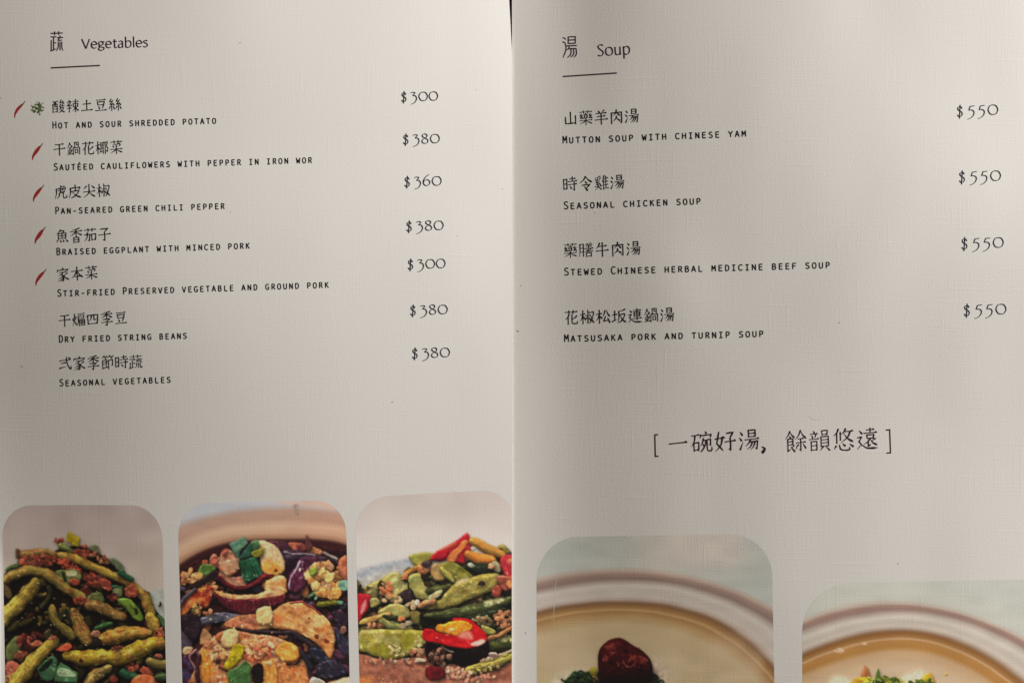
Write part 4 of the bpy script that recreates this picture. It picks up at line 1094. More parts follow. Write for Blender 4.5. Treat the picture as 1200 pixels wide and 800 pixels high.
def paint_peppers():
    p = Print(410, 568, 612, 860)
    x, y = p.gx, p.gy
    I = T(410, 600, 8); J = T(505, 600, 8); K = T(410, 700, 8); L = T(505, 700, 8)
    t = sstep(575, 655, y)[..., None]
    p.c[:] = np.array([158, 145, 135]) * (1 - t) + np.array([176, 166, 155]) * t
    p.c += 6 * (vnoise(x / 30, y / 20, 3) - 0.5)[..., None]
    # plate rim and plate
    p.blob(I((50, 560), (250, 490), (430, 450), (620, 432), (640, 520), (420, 545), (250, 600), (50, 700)), (136, 138, 138), flat=True, soft=3, shadow=0)
    p.blob(I((50, 650), (250, 570), (430, 520), (640, 500), (1520, 520), (1520, 900), (50, 900)), (156, 150, 138), flat=True, soft=4, shadow=0, smooth=False)
    p.blob(I((60, 800), (300, 700), (600, 560), (1000, 470), (1560, 420)) + L((800, 200), (800, 640)) + K((60, 560)), (44, 34, 20), bevel=3, tex=0.7, spec=0.02, shadow=0)
    p.blob(I((70, 790), (150, 690), (290, 620), (430, 555), (550, 640), (570, 710), (500, 830), (80, 850)), (154, 148, 92), bevel=7, col2=(136, 128, 66), spec=0.04, tex=0.3)
    p.dabs(36, 1.8, [(160, 152, 88), (112, 106, 40), (166, 158, 100), (98, 92, 38)], 127, 0.4, -0.4, 0.5, 2.5)
    p.clutter(416, 655, 606, 780, 220, 7, [(76, 74, 36), (54, 54, 28), (90, 86, 46), (84, 60, 38), (36, 34, 20), (98, 92, 56), (70, 48, 32)], 92, lambda x, y: y > 655 + (540 - x) * 0.22 if x < 540 else y > 660)
    ORG = [(192, 108, 68), (176, 90, 50), (200, 134, 90)]
    p.blob(I((552, 412), (640, 385), (720, 372), (800, 395), (720, 465), (620, 505)), (132, 126, 52), bevel=5, spec=0.05)
    p.tube(I((500, 610), (560, 560), (640, 510)), 3.2, (172, 118, 48))
    p.crumbs(*I((345, 720))[0], 7, 8, 16, 3, ORG, 50, spec=0.06)
    p.crumbs(*I((520, 600))[0], 3, 5, 8, 2.4, ORG, 51)
    p.crumbs(*I((690, 525))[0], 8, 5, 14, 2.8, ORG, 52)
    p.oval(*I((725, 480))[0], 6, 4.6, (64, 46, 48), spec=0.10)
    # red pepper on top
    p.blob(J((-10, 450), (0, 410), (60, 362), (140, 315), (230, 270), (338, 190), (358, 205), (385, 330), (350, 400), (310, 480), (225, 470), (150, 440), (100, 462)), (172, 24, 36), bevel=4, spec=0.07, tex=0.12, smooth=False)
    p.dabs(16, 1.5, [(140, 14, 24), (204, 60, 60)], 130, 0.5, -0.6, 0.4, 3)
    p.dabs(6, 0.7, [(236, 180, 172)], 131, 0.6, -0.6, 0.4, 2.5)
    p.blob(J((60, 358), (230, 275), (240, 320), (150, 345), (40, 385)), (196, 70, 50), bevel=2.5, shadow=0)
    p.blob(J((145, 445), (175, 380), (240, 340), (300, 262), (350, 275), (320, 330), (260, 400), (215, 470)), (210, 116, 60), bevel=3, shadow=0.2, tex=0.2)
    p.blob(J((20, 400), (60, 365), (160, 350), (150, 400), (90, 440), (0, 440)), (176, 22, 40), bevel=3, spec=0.08)
    p.tube(J((640, 330), (680, 330), (730, 380)), 3.0, (140, 120, 56))
    p.tube(J((372, 258), (440, 290), (540, 350), (690, 400)), [4.4, 6, 6, 4.8], (182, 126, 50), spec=0.04, streak=0.2)
    p.oval(*J((400, 340))[0], 3, 2.4, (190, 176, 160), shadow=0); p.oval(*J((745, 395))[0], 3, 3, (44, 40, 40))
    p.tube(J((335, 385), (420, 425), (500, 445), (590, 440)), [5, 6.8, 6.4, 4], (192, 116, 42), spec=0.05, streak=0.2)
    p.blob(J((655, 440), (690, 400), (770, 415), (770, 610), (700, 585), (648, 510)), (176, 44, 52), bevel=4, spec=0.10)
    p.dabs(8, 0.9, [(236, 180, 176), (130, 24, 34)], 132, 0.6, 1.0)
    p.oval(*J((745, 450))[0], 3, 2.6, (206, 130, 90), shadow=0)
    p.tube(J((345, 515), (480, 530), (640, 540)), [5, 7, 6], (36, 42, 30), spec=0.04)
    p.oval(*J((380, 495))[0], 4.6, 2.8, (150, 156, 134), shadow=0, rot=0.2)
    p.blob(J((570, 480), (610, 450), (650, 500), (655, 560), (600, 555)), (134, 126, 96), bevel=3, spec=0.10)
    p.oval(*J((565, 505))[0], 3.4, 3.6, (200, 134, 100))
    p.blob(J((0, 530), (40, 480), (110, 500), (150, 610), (60, 640), (10, 600)), (152, 122, 74), bevel=5)
    p.blob(J((88, 505), (150, 460), (250, 488), (330, 540), (392, 600), (330, 622), (230, 640), (150, 600)), (112, 110, 38), bevel=5, spec=0.05, stripes=(0.5, 2.5, 0.15))
    p.dabs(22, 1.5, [(160, 152, 88), (112, 106, 40), (166, 158, 100), (98, 92, 38)], 124, 0.4, 0.6, 0.3, 3)
    p.dabs(5, 0.7, [(220, 216, 170)], 125, 0.6, 0.6, 0.3, 3)
    p.tube(J((95, 520), (160, 590), (215, 650)), [2.6, 3.6, 2], (146, 142, 62))
    p.blob(I((545, 610), (650, 570), (710, 690), (800, 740), (780, 820), (640, 810), (575, 720)), (140, 138, 76), bevel=6, spec=0.05, tex=0.3)
    p.dabs(24, 1.6, [(160, 152, 88), (112, 106, 40), (166, 158, 100), (98, 92, 38)], 126, 0.4, 0.8, 0.4, 2.5)
    p.oval(*I((720, 620))[0], 7, 3, (30, 26, 14), shadow=0, rot=0.4)
    p.tube(J((-30, 740), (60, 730), (190, 690)), [5, 6, 4], (62, 66, 32), spec=0.06)
    p.blob(J((-20, 790), (90, 720), (100, 770), (0, 830)), (160, 156, 116), bevel=3, shadow=0)
    # long pepper
    p.blob(J((60, 830), (140, 750), (230, 665), (400, 600), (560, 572), (650, 590), (640, 660), (600, 720), (480, 770), (330, 830)) + L((200, 80), (0, 110)) + K((620, 90), (560, 60)), (134, 122, 56), bevel=8, spec=0.05, tex=0.25, stripes=(-0.45, 3, 0.2))
    p.dabs(46, 1.8, [(160, 152, 88), (112, 106, 40), (166, 158, 100), (98, 92, 38)], 120, 0.4, -0.45, 0.25, 4)
    p.dabs(12, 0.7, [(226, 218, 180)], 121, 0.6, -0.45, 0.3, 3)
    p.oval(*J((475, 665))[0], 4.4, 3.2, (46, 34, 30), rot=0.3)
    p.oval(*J((300, 640))[0], 8, 3, (176, 160, 116), rot=-0.4, flat=True, soft=3, shadow=0)
    p.blob(J((620, 600), (760, 600), (770, 700), (700, 740), (640, 680)), (156, 78, 62), bevel=4, spec=0.12, col2=(120, 66, 50))
    p.blob(J((570, 740), (620, 680), (665, 720), (650, 780), (600, 800)), (142, 62, 50), bevel=4, spec=0.10)
    p.oval(*J((740, 680))[0], 4, 5, (196, 110, 66))
    # berry and left pieces
    p.oval(*I((525, 785))[0], 9, 7.6, (48, 34, 40), spec=0.14)
    p.tube(I((545, 740), (550, 690), (555, 660)), 0.9, (34, 26, 26), shadow=0)
    p.crumbs(*K((400, 20))[0], 12, 4, 14, 3, [(150, 120, 80), (120, 96, 60), (170, 140, 110)], 53)
    p.blob(I((70, 780), (150, 765), (200, 790)) + K((185, 60), (165, 115), (75, 215)), (176, 26, 40), bevel=5, spec=0.06)
    p.oval(*K((130, 80))[0], 2.2, 8, (206, 120, 130), rot=0.3, shadow=0, soft=2, flat=True)
    p.blob(K((195, 10), (260, 5), (280, 60), (200, 90)), (150, 142, 84), bevel=4)
    p.blob(K((260, 140), (340, 80), (430, 50), (540, 90), (560, 180), (440, 195), (330, 165)), (150, 144, 82), bevel=6, spec=0.04)
    p.tube(K((95, 240), (230, 195), (380, 150)), [3.6, 4, 3.2], (178, 138, 70))
    p.tube(K((295, 215), (360, 250), (470, 280), (580, 292)), [5, 5.4, 4, 3], (126, 126, 74))
    p.tube(K((310, 170), (380, 190), (450, 185)), [1.6, 2.8, 2], (48, 52, 30), shadow=0)
    p.blob(K((560, 150), (620, 120), (670, 150), (660, 230), (600, 245)), (118, 108, 52), bevel=6, spec=0.05)
    p.oval(*K((485, 195))[0], 3.6, 4.2, (188, 112, 66), rot=0.5)
    p.crumbs(*K((530, 240))[0], 6, 4, 8, 3, [(136, 120, 98), (110, 92, 72)], 54, spec=0.12)
    p.crumbs(*K((230, 270))[0], 9, 4, 12, 3, [(150, 104, 70), (110, 70, 46)], 55)
    p.crumbs(*K((590, 60))[0], 8, 5, 10, 3.2, [(170, 160, 140), (150, 130, 100)], 56, spec=0.12)
    p.tube(K((650, 80), (720, 50), (800, 30)), 3.6, (160, 110, 72))
    # dark peppers across the middle
    p.blob(K((660, 160), (760, 120)) + L((60, 110), (300, 90), (500, 60), (760, 20), (770, 200), (560, 200), (300, 210), (60, 230)) + K((680, 270)), (20, 20, 12), bevel=4, spec=0.02)
    p.tube(L((-60, 170), (200, 150), (450, 110), (640, 60), (760, 10)), [3, 6, 7.4, 6.4, 4.6], (62, 68, 34), spec=0.05)
    p.oval(*L((580, 40))[0], 12, 3.6, (150, 150, 112), rot=-0.2, shadow=0, soft=2, flat=True, tex=0.6)
    p.tube(L((330, 190), (520, 160), (700, 110)), [3, 5, 4], (36, 44, 26), spec=0.05)
    # clutter at the right
    p.crumbs(*L((480, 220))[0], 12, 5, 24, 3, [(110, 92, 66), (86, 72, 46), (128, 112, 84)], 57, spec=0.16)
    p.crumbs(*L((690, 200))[0], 10, 9, 30, 3.4, [(156, 104, 70), (180, 120, 80), (120, 76, 52)], 58, spec=0.14)
    p.blob(L((470, 260), (540, 270), (610, 320), (560, 350), (500, 330)), (132, 130, 66), bevel=4, spec=0.08)
    p.tube(L((530, 460), (640, 430), (770, 400)), [6, 8, 8], (80, 88, 38), spec=0.04)
    p.crumbs(*L((690, 380))[0], 10, 4, 18, 2.6, [(150, 146, 110), (120, 116, 70)], 59, spec=0.16)
    p.tube(L((530, 385), (640, 350), (770, 275)), [2.8, 2.6, 2.8], (152, 102, 60), spec=0.05)
    # pale long pepper
    p.blob(K((85, 320), (200, 300), (400, 296), (600, 300), (715, 320), (720, 390), (680, 450), (560, 535), (400, 585), (260, 555), (150, 505), (85, 480)), (156, 146, 80), bevel=9, spec=0.04, tex=0.2, col2=(132, 124, 38))
    p.dabs(50, 2.2, [(160, 152, 88), (112, 106, 40), (166, 158, 100), (98, 92, 38)], 122, 0.35, 0.1, 0.6, 2)
    p.dabs(14, 0.8, [(228, 220, 184)], 123, 0.6, 1.2, 0.6, 2)
    p.oval(*K((300, 490))[0], 14, 6.5, (124, 116, 26), shadow=0, flat=True, soft=5, rot=0.2)
    p.oval(*K((540, 420))[0], 9, 10, (122, 114, 24), shadow=0, flat=True, soft=5)
    p.crumbs(*K((420, 480))[0], 6, 9, 26, 1.8, [(176, 166, 118), (164, 154, 100)], 60)
    p.crumbs(*K((630, 450))[0], 5, 6, 12, 1.8, [(168, 158, 104)], 61)
    # soup, sauce, red pepper slice with its shadow
    p.blob(K((80, 520), (260, 570), (420, 590), (600, 560), (780, 500)) + L((300, 640), (780, 560), (800, 1280)) + K((60, 1280)), (160, 100, 80), bevel=1, tex=0.22, spec=0, shadow=0, smooth=False, col2=(144, 84, 66))
    p.dabs(70, 2.4, [(176, 116, 96), (136, 78, 60), (186, 130, 108), (126, 70, 54)], 133, 0.35, 0.0, 0.4, 3)
    p.dabs(20, 0.8, [(214, 176, 156)], 134, 0.5, 0.0, 0.3, 2)
    p.crumbs(*K((430, 590))[0], 40, 2.2, 26, 2.0, [(168, 132, 112), (150, 100, 80)], 62, spec=0.10)
    p.crumbs(*K((660, 510))[0], 12, 5, 20, 3, [(150, 100, 74), (120, 76, 54), (164, 124, 98)], 63, spec=0.12)
    p.oval(*K((660, 585))[0], 6.5, 3, (188, 164, 146))
    p.blob(L((-40, 430), (100, 440), (250, 470), (430, 480), (535, 400), (540, 560), (470, 640), (300, 650), (200, 620), (40, 640), (-40, 560)), (16, 8, 7), bevel=3, spec=0.01, tex=0.5)
    p.crumbs(*L((80, 560))[0], 13, 9, 34, 3.4, [(92, 58, 44), (64, 36, 28), (124, 92, 76)], 64, spec=0.16)
    p.tube(L((90, 450), (150, 490), (220, 510)), 1.2, (110, 100, 90), shadow=0)
    p.blob(L((540, 520), (590, 505), (640, 540), (600, 580), (550, 570)), (172, 150, 144), bevel=3, spec=0.10, col2=(110, 84, 84))
    p.tube(L((640, 540), (700, 520), (770, 490)), 2.4, (150, 136, 116))
    p.crumbs(*L((540, 590))[0], 10, 3, 16, 2.4, [(120, 96, 76), (150, 130, 110)], 65, spec=0.14)
    p.tube(L((330, 690), (450, 660), (600, 620), (770, 540)), [5, 6.4, 6.4, 5], (140, 128, 54), spec=0.10, streak=0.5)
    p.crumbs(*L((520, 660))[0], 20, 4, 24, 2, [(160, 148, 90), (150, 130, 76)], 66, rot=-0.25)
    p.crumbs(*L((210, 710))[0], 16, 6, 36, 2.8, [(170, 120, 98), (150, 96, 76), (190, 150, 126)], 67, spec=0.12)
    p.blob(L((-30, 640), (80, 650), (130, 690), (100, 750), (0, 770), (-50, 720)), (92, 16, 22), bevel=3, tex=0.6)
    p.crumbs(*L((420, 740))[0], 24, 6, 34, 2.4, [(164, 108, 88), (186, 146, 122)], 68, spec=0.08)
    p.blob(L((-75, 310), (-40, 285), (20, 295), (60, 322), (230, 345), (300, 300), (200, 208), (262, 188), (360, 203), (440, 262), (510, 325), (528, 385), (480, 430), (420, 462), (330, 480), (200, 462), (60, 425), (-30, 410), (-80, 375)), (188, 14, 22), bevel=4, spec=0.05, tex=0.1)
    p.dabs(20, 1.8, [(150, 8, 16), (206, 40, 40), (130, 6, 14)], 128, 0.5, 0.2, 0.4, 3)
    p.dabs(7, 0.7, [(240, 190, 180)], 129, 0.6, 0.2, 0.4, 2.5)
    p.blob(L((45, 305), (60, 255), (120, 245), (185, 222), (300, 213), (385, 255), (370, 300), (320, 325), (230, 352), (120, 332)), (212, 126, 22), bevel=4, spec=0.08, tex=0.3, shadow=0.2)
    p.oval(*L((190, 300))[0], 4, 2.4, (226, 180, 120), shadow=0)
    p.blob(L((250, 350), (340, 310), (380, 340), (390, 385), (320, 390)), (206, 110, 100), flat=True, soft=3, shadow=0)
    p.blob(L((370, 435), (430, 400), (500, 390), (500, 420), (440, 452)), (216, 150, 140), flat=True, soft=1.5, shadow=0)
    p.crumbs(*K((260, 780))[0], 26, 4, 20, 2, [(166, 104, 86), (170, 110, 80)], 69)
    p.blob(K((70, 770), (200, 760), (260, 900), (70, 900)), (178, 108, 50), flat=True, soft=8, shadow=0)
    return p.finish(0.86, 0.6, 0.03, dark=0.93, gloss=16, focus=715)


def bands(p, curves, stops):
    """colours between stacked curves; stops are (position, colour): 0 = first curve, 1 = second ..."""
    x, y = p.gx, p.gy
    ys = [np.polyval(np.polyfit([q[0] for q in c], [q[1] for q in c], 4), x) for c in curves]
    v = np.where(y < ys[0], (y - ys[0]) / 20.0, 0)
    for i in range(len(ys) - 1):
        v = np.where(y >= ys[i], i + (y - ys[i]) / np.maximum(ys[i + 1] - ys[i], 0.5), v)
    v = np.where(y >= ys[-1], len(ys) - 1 + (y - ys[-1]) / 20.0, v)
    v = v + 0.05 * (vnoise(x / 26, y / 12, 21) - 0.5)
    for c in range(3):
        p.c[..., c] = np.interp(v, [s[0] for s in stops], [s[1][c] for s in stops])
    p.c *= (1 + 0.05 * (vnoise(x / 22, y / 9, 22) - 0.5))[..., None]


def sprig(p, cx, cy, n, spread, seed, cols, r=1.6, length=12):
    g = np.random.default_rng(seed)
    for i in range(n):
        a = -math.pi * (0.05 + 0.9 * g.random())
        x0 = cx + (g.random() * 2 - 1) * spread; y0 = cy + 3 * (g.random() - 0.3)
        L_ = length * (0.5 + 0.7 * g.random()); b = (g.random() - 0.5) * 2.6
        pts = [(x0 - 0.3 * L_ * math.cos(a), y0 + 5), (x0, y0), (x0 + 0.5 * L_ * math.cos(a), y0 + 0.5 * L_ * math.sin(a)),
               (x0 + 0.8 * L_ * math.cos(a + b * 0.5), y0 + 0.7 * L_ * math.sin(a + b * 0.5)), (x0 + L_ * 0.8 * math.cos(a + b), y0 + 0.55 * L_ * math.sin(a + b))]
        p.tube(pts, [r, r, r * 0.9, r * 0.7, r * 0.5], cols[g.integers(len(cols))], spec=0.03, streak=0.35, shadow=0.4)


def paint_jujube():
    p = Print(624, 620, 914, 860)
    q = T(600, 600, 3.75); M = T(620, 700, 8); N = T(760, 700, 8)
    c1 = q((90, 305), (250, 270), (450, 255), (650, 265), (850, 305), (1000, 352), (1160, 432))
    c2 = q((90, 360), (300, 320), (500, 305), (700, 320), (900, 372), (1050, 440), (1160, 508))
    c3 = q((90, 447), (300, 405), (480, 395), (650, 405), (800, 440), (950, 510), (1080, 600), (1160, 695))
    c4 = q((90, 515), (300, 470), (480, 455), (650, 470), (800, 520), (950, 600), (1080, 700), (1160, 810))
    G0 = (138, 139, 129)
    bands(p, [c1, c2, c3, c4], [(-1, G0), (-0.25, (142, 143, 132)), (0.05, (142, 124, 108)), (0.35, (118, 96, 83)), (0.7, (108, 87, 77)), (1.0, (134, 121, 109)), (1.16, (156, 146, 133)), (1.4, (148, 138, 125)), (1.68, (151, 140, 127)), (1.87, (138, 122, 106)),
                                (1.93, (120, 96, 78)), (2.05, (98, 68, 40)), (2.35, (122, 86, 46)), (2.55, (146, 114, 72)), (2.64, (126, 90, 50)), (3.0, (138, 108, 68)), (3.5, (146, 126, 90)), (5.0, (144, 126, 92)), (9, (148, 128, 88))])
    x, y = p.gx, p.gy
    wr = sstep(690, 800, x)[..., None] * (1 - sstep(850, 900, x))[..., None] * sstep(690, 645, y)[..., None]
    p.c = p.c * (1 + wr * np.array([0.13, 0.06, 0.04]))
    b = sstep(0.4, 0.8, vnoise(x / 34 + 4, y / 30, 23))[..., None] * sstep(728, 770, y)[..., None] * 0.5
    p.c = p.c * (1 - b) + np.array([160, 140, 112]) * b
    p.blob(M((200, 830), (260, 740), (400, 690), (560, 700), (560, 900), (200, 900)), (160, 148, 122), flat=True, soft=7, shadow=0)
    p.blob(M((900, 900), (1150, 600), (1300, 700), (1300, 900)), (150, 132, 108), flat=True, soft=9, shadow=0)
    GR = [(34, 56, 34), (46, 72, 36), (64, 86, 36), (28, 44, 28)]
    sprig(p, *M((530, 760))[0], 34, 15, 71, GR, 1.7, 13)
    sprig(p, *N((40, 780))[0], 20, 8, 72, GR, 1.5, 10)
    p.oval(*M((610, 695))[0], 5, 6.5, (134, 122, 34), spec=0.03)
    p.oval(*M((625, 770))[0], 4, 5, (150, 104, 64))
    sprig(p, *M((470, 790))[0], 22, 12, 73, GR, 1.7, 11)
    sprig(p, *M((700, 800))[0], 14, 8, 74, GR, 1.7, 10)
    p.blob(M((645, 620), (655, 500), (710, 425), (790, 380), (870, 380), (950, 430), (1050, 490), (1130, 570), (1158, 670), (1140, 790), (1090, 930), (760, 930), (670, 760)), (66, 11, 13), bevel=20, spec=0.03, tex=0.30, amb=0.06, rough=30)
    p.dabs(46, 2.6, [(40, 5, 8), (96, 22, 22), (56, 8, 10), (84, 16, 18)], 135, 0.5, 0.6, 1.2, 2)
    p.dabs(12, 0.8, [(150, 84, 78)], 136, 0.6, 0.6, 1.0, 2)
    p.blob(M((660, 740), (760, 700), (960, 690), (1150, 700), (1140, 800), (1090, 930), (740, 930)), (22, 4, 6), flat=True, soft=9, shadow=0)
    for w_ in (((885, 575), (905, 630), (960, 640), (1000, 595)), ((945, 520), (948, 570), (925, 605)), ((770, 545), (790, 515), (830, 510)), ((830, 600), (835, 650)),
               ((1030, 560), (1050, 545), (1120, 600)), ((700, 470), (760, 450), (800, 480)), ((690, 560), (705, 590))):
        p.tube(M(*w_), [0.5, 0.9, 0.5], (118, 50, 46), spec=0.05, shadow=0.3, amb=0.7)
    for w_ in (((740, 590), (780, 600)), ((1030, 650), (1060, 680)), ((890, 500), (920, 495))):
        p.tube(M(*w_), 2.6, (34, 5, 8), spec=0, shadow=0)
    for q_, a_, b_ in (((765, 455), 5.0, 2.6), ((975, 560), 4.0, 2.0), ((1075, 590), 3.4, 2.0), ((720, 560), 2.2, 3.4)):
        p.oval(*M(q_)[0], a_, b_, (128, 50, 46), rot=-0.5, flat=True, soft=3.0, shadow=0)
    p.glints(*M((900, 540))[0], 24, 14, 8, 1.3, (96, 36, 34), 75)
    return p.finish(0.9, 0.7, 0.04, dark=0.86)


def paint_broth():
    p = Print(934, 670, 1300, 860)
    q = T(900, 600, 4); O = T(940, 700, 8); Q = T(1080, 700, 8)
    c1 = q((140, 520), (300, 455), (500, 425), (700, 430), (850, 455), (1000, 498), (1200, 590), (1400, 720), (1600, 890))
    c2 = q((140, 575), (300, 515), (500, 482), (700, 480), (900, 512), (1050, 562), (1200, 652), (1400, 790), (1600, 960))
    c3 = q((140, 680), (300, 610), (450, 572), (600, 560), (750, 570), (900, 612), (1050, 690), (1180, 790), (1400, 980))
    c4 = q((140, 770), (300, 700), (450, 665), (600, 650), (750, 655), (900, 700), (1050, 790), (1180, 900), (1400, 1080))
    G0 = (152, 152, 139)
    bands(p, [c1, c2, c3, c4], [(-1.5, G0), (-0.2, (155, 153, 139)), (0.1, (152, 135, 118)), (0.35, (126, 98, 84)), (0.65, (122, 96, 84)), (1.0, (146, 133, 119)), (1.2, (166, 156, 141)), (1.45, (154, 143, 128)), (1.7, (162, 150, 134)), (1.86, (140, 120, 100)),
                                (1.93, (120, 92, 70)), (2.06, (112, 72, 30)), (2.3, (132, 90, 46)), (2.42, (162, 128, 88)), (2.5, (144, 100, 48)), (2.85, (144, 98, 42)), (3.15, (158, 126, 88)), (4.2, (168, 144, 112)), (8, (170, 146, 110))])
    p.oval(*O((345, 492))[0], 5.2, 2.6, (178, 148, 118), flat=True, soft=1.5, shadow=0)
    p.oval(*O((585, 428))[0], 3, 1.5, (176, 142, 112), flat=True, soft=1.2, shadow=0)
    p.blob(O((250, 870), (290, 740), (350, 735), (460, 790), (480, 870)), (190, 178, 144), flat=True, soft=5, shadow=0)
    p.blob(O((540, 780), (575, 660), (600, 640), (635, 700), (640, 790)), (150, 96, 58), bevel=4, soft=2, shadow=0.2)
    p.blob(O((890, 820), (960, 730), (1120, 690), (1150, 790), (1100, 870)), (196, 176, 146), flat=True, soft=6, shadow=0)
    YG = [(96, 112, 28), (124, 130, 36), (74, 96, 28), (58, 80, 30)]
    p.crumbs(*O((580, 790))[0], 14, 4, 20, 4, [(196, 152, 28), (180, 130, 30)], 81)
    sprig(p, *O((760, 800))[0], 46, 16, 82, YG, 1.8, 11)
    p.blob(O((690, 760), (712, 660), (730, 720), (745, 800)), (84, 108, 36), bevel=2)
    p.blob(O((1100, 800), (1140, 730), (1200, 705), (1230, 760), (1240, 820)), (204, 150, 34), bevel=3)
    sprig(p, *O((1140, 805))[0], 20, 9, 83, YG, 1.6, 8)
    sprig(p, *O((950, 830))[0], 26, 12, 84, YG, 1.8, 8)
    p.oval(*Q((230, 715))[0], 2, 2.4, (190, 138, 70), shadow=0)
    p.glints(*O((800, 780))[0], 26, 6, 26, 1.4, (150, 150, 80), 85)
    return p.finish(0.9, 0.9, 0.06, start=770)


def food_photo(page, name_label, prt, left, right, top, bottom, rl, rr, parent, gain, clip=None):
    """the flat print: a sheet of fine cells inside a rounded outline. left/right/top are functions in layout units"""
    step = 0.8
    nv = int((bottom - min(top(left(0)), top(right(0)))) / step)
    nu = int((right(bottom) - left(bottom)) / step) + 1
    # outline: for a row parameter, the left and right ends
    def ends(d):   # d = depth below the top edge
        xl = left(0) ; xr = right(0)
        el = rl[0] * (1 - math.sqrt(max(0, 1 - (1 - min(1, d / rl[1])) ** 2)))
        er = rr[0] * (1 - math.sqrt(max(0, 1 - (1 - min(1, d / rr[1])) ** 2)))
        return el, er
    depth = bottom - top((left(600) + right(600)) / 2)
    U = np.linspace(0, 1, nu)
    rows = np.r_[0, np.cumsum(np.clip(np.linspace(0.15, step, 12), 0.1, step))]
    rows = np.r_[rows, np.arange(rows[-1] + step, depth, step)]
    X = []; Y = []
    for d in rows:
        el, er = ends(d)
        y_mid = d + top(0.5 * (left(0) + right(0)))
        xl = left(y_mid) + el; xr = right(y_mid) - er
        xs = xl + (xr - xl) * U
        ys = np.array([top(v) for v in xs]) + d * 1.0
        if clip: xs = np.minimum(xs, clip)
        X.append(xs); Y.append(ys)
    X = np.array(X); Y = np.array(Y)
    lin = prt.linear(gain)
    fx = np.clip((X - prt.x0) * prt.res - 0.5, 0, prt.w - 1.001); fy = np.clip((Y - prt.y0) * prt.res - 0.5, 0, prt.h - 1.001)
    xi = fx.astype(int); yi = fy.astype(int); fx = (fx - xi)[..., None]; fy = (fy - yi)[..., None]
    c = (lin[yi, xi] * (1 - fx) + lin[yi, xi + 1] * fx) * (1 - fy) + (lin[yi + 1, xi] * (1 - fx) + lin[yi + 1, xi + 1] * fx) * fy
    V = P(page, X, Y, 7e-6).reshape(-1, 3)
    nr, nc = X.shape
    idx = np.arange(nr * nc).reshape(nr, nc)
    F = np.stack([idx[:-1, :-1], idx[1:, :-1], idx[1:, 1:], idx[:-1, 1:]], -1).reshape(-1, 4)
    if clip:   # drop the cells that were pressed flat on the page's edge
        w = (X[:-1, 1:] - X[:-1, :-1]).reshape(-1); F = F[w > 1e-6]
    me = bpy.data.meshes.new('food_photo')
    me.from_pydata(V.tolist(), [], F.tolist())
    a = me.color_attributes.new('print', 'FLOAT_COLOR', 'POINT')
    a.data.foreach_set('color', np.concatenate([c.reshape(-1, 3), np.ones((nr * nc, 1))], 1).astype(np.float32).ravel())
    me.polygons.foreach_set('use_smooth', [True] * len(me.polygons))
    me.update()
    o = link('food_photo', me, M_PRINT, parent)
    o['label'] = name_label
    return o


# ------------------------------------------------------------------ the table
def build_table():
    me = mesh('table_top', [(x, y, z) for z in (TABLE_Z - 0.03, TABLE_Z) for (x, y) in ((-0.6, -0.45), (0.6, -0.45), (0.6, 0.45), (-0.6, 0.45))],
              [(3, 2, 1, 0), (4, 5, 6, 7), (0, 1, 5, 4), (1, 2, 6, 5), (2, 3, 7, 6), (3, 0, 4, 7)])
    o = link('table_top', me, M_TABLE)
    o['kind'] = 'structure'
    o['label'] = 'dark brown wooden table top under the menu pages'
    o['category'] = 'table'


build_table()


# ------------------------------------------------------------------ the two leaves
def page_root(label, px):
    o = bpy.data.objects.new('menu_page', None)
    o.empty_display_size = 0.02
    COL.objects.link(o)
    o['label'] = label
    o['category'] = 'menu page'
    o['group'] = 'open menu pages'
    return o


def sheet(page, xs, ys, parent, edge=None, tuck=None):
    """the paper itself: top, underside and edges; edge(y) bounds the right side"""
    X, Y = np.meshgrid(xs, ys)
    if edge is not None:
        e = edge(Y)
        m = sstep(540, 600, X)
        X = X + (e - 600) * m
    if tuck is not None:
        X = X - tuck(Y) * sstep(640, 600, X)
    V = P(page, X, Y, 0.0); W = P(page, X, Y, -0.00022)
    nr, nc = X.shape
    i = np.arange(nr * nc).reshape(nr, nc); j = i + nr * nc
    top = np.stack([i[:-1, :-1], i[1:, :-1], i[1:, 1:], i[:-1, 1:]], -1).reshape(-1, 4)
    bot = np.stack([j[:-1, :-1], j[:-1, 1:], j[1:, 1:], j[1:, :-1]], -1).reshape(-1, 4)
    rim = []
    for a, b in ((i[0, :], j[0, :]), (i[-1, ::-1], j[-1, ::-1]), (i[::-1, 0], j[::-1, 0]), (i[:, -1], j[:, -1])):
        rim += [(a[k], a[k + 1], b[k + 1], b[k]) for k in range(len(a) - 1)]
    F = top.tolist() + bot.tolist() + [tuple(int(v) for v in r) for r in rim]
    me = bpy.data.meshes.new('paper_sheet')
    me.from_pydata(np.vstack([V.reshape(-1, 3), W.reshape(-1, 3)]).tolist(), [], F)
    sm = np.zeros(len(F), bool); sm[:len(top) + len(bot)] = True
    me.polygons.foreach_set('use_smooth', sm.tolist())
    me.update()
    me.set_sharp_from_angle(angle=0.7)
    return link('paper_sheet', me, M_PAPER, parent)


left = page_root('cream linen menu page of vegetable dishes with chili marks and three food photos', 0)
right = page_root('cream linen menu page of four soups with a bracketed slogan and two soup photos', 600)
right.name = 'menu_page.001'

xsL = np.unique(np.r_[np.arange(-60, -6, 6), np.arange(-6, 12, 1.0), np.arange(12, 594, 5), np.arange(594, 600.01, 1.0)])
xsR = np.unique(np.r_[np.arange(600, 640, 2.5), np.arange(640, 1301, 5)])
ys = np.arange(-120, 1001, 5.0)
sheet('L', xsL, ys, left, edge=lambda y: 600 - 3.3 * np.clip((62 - y) / 62, 0, 3) ** 1.0)
sheet('R', xsR, ys, right, tuck=lambda y: 5.0 * sstep(62, 76, y))


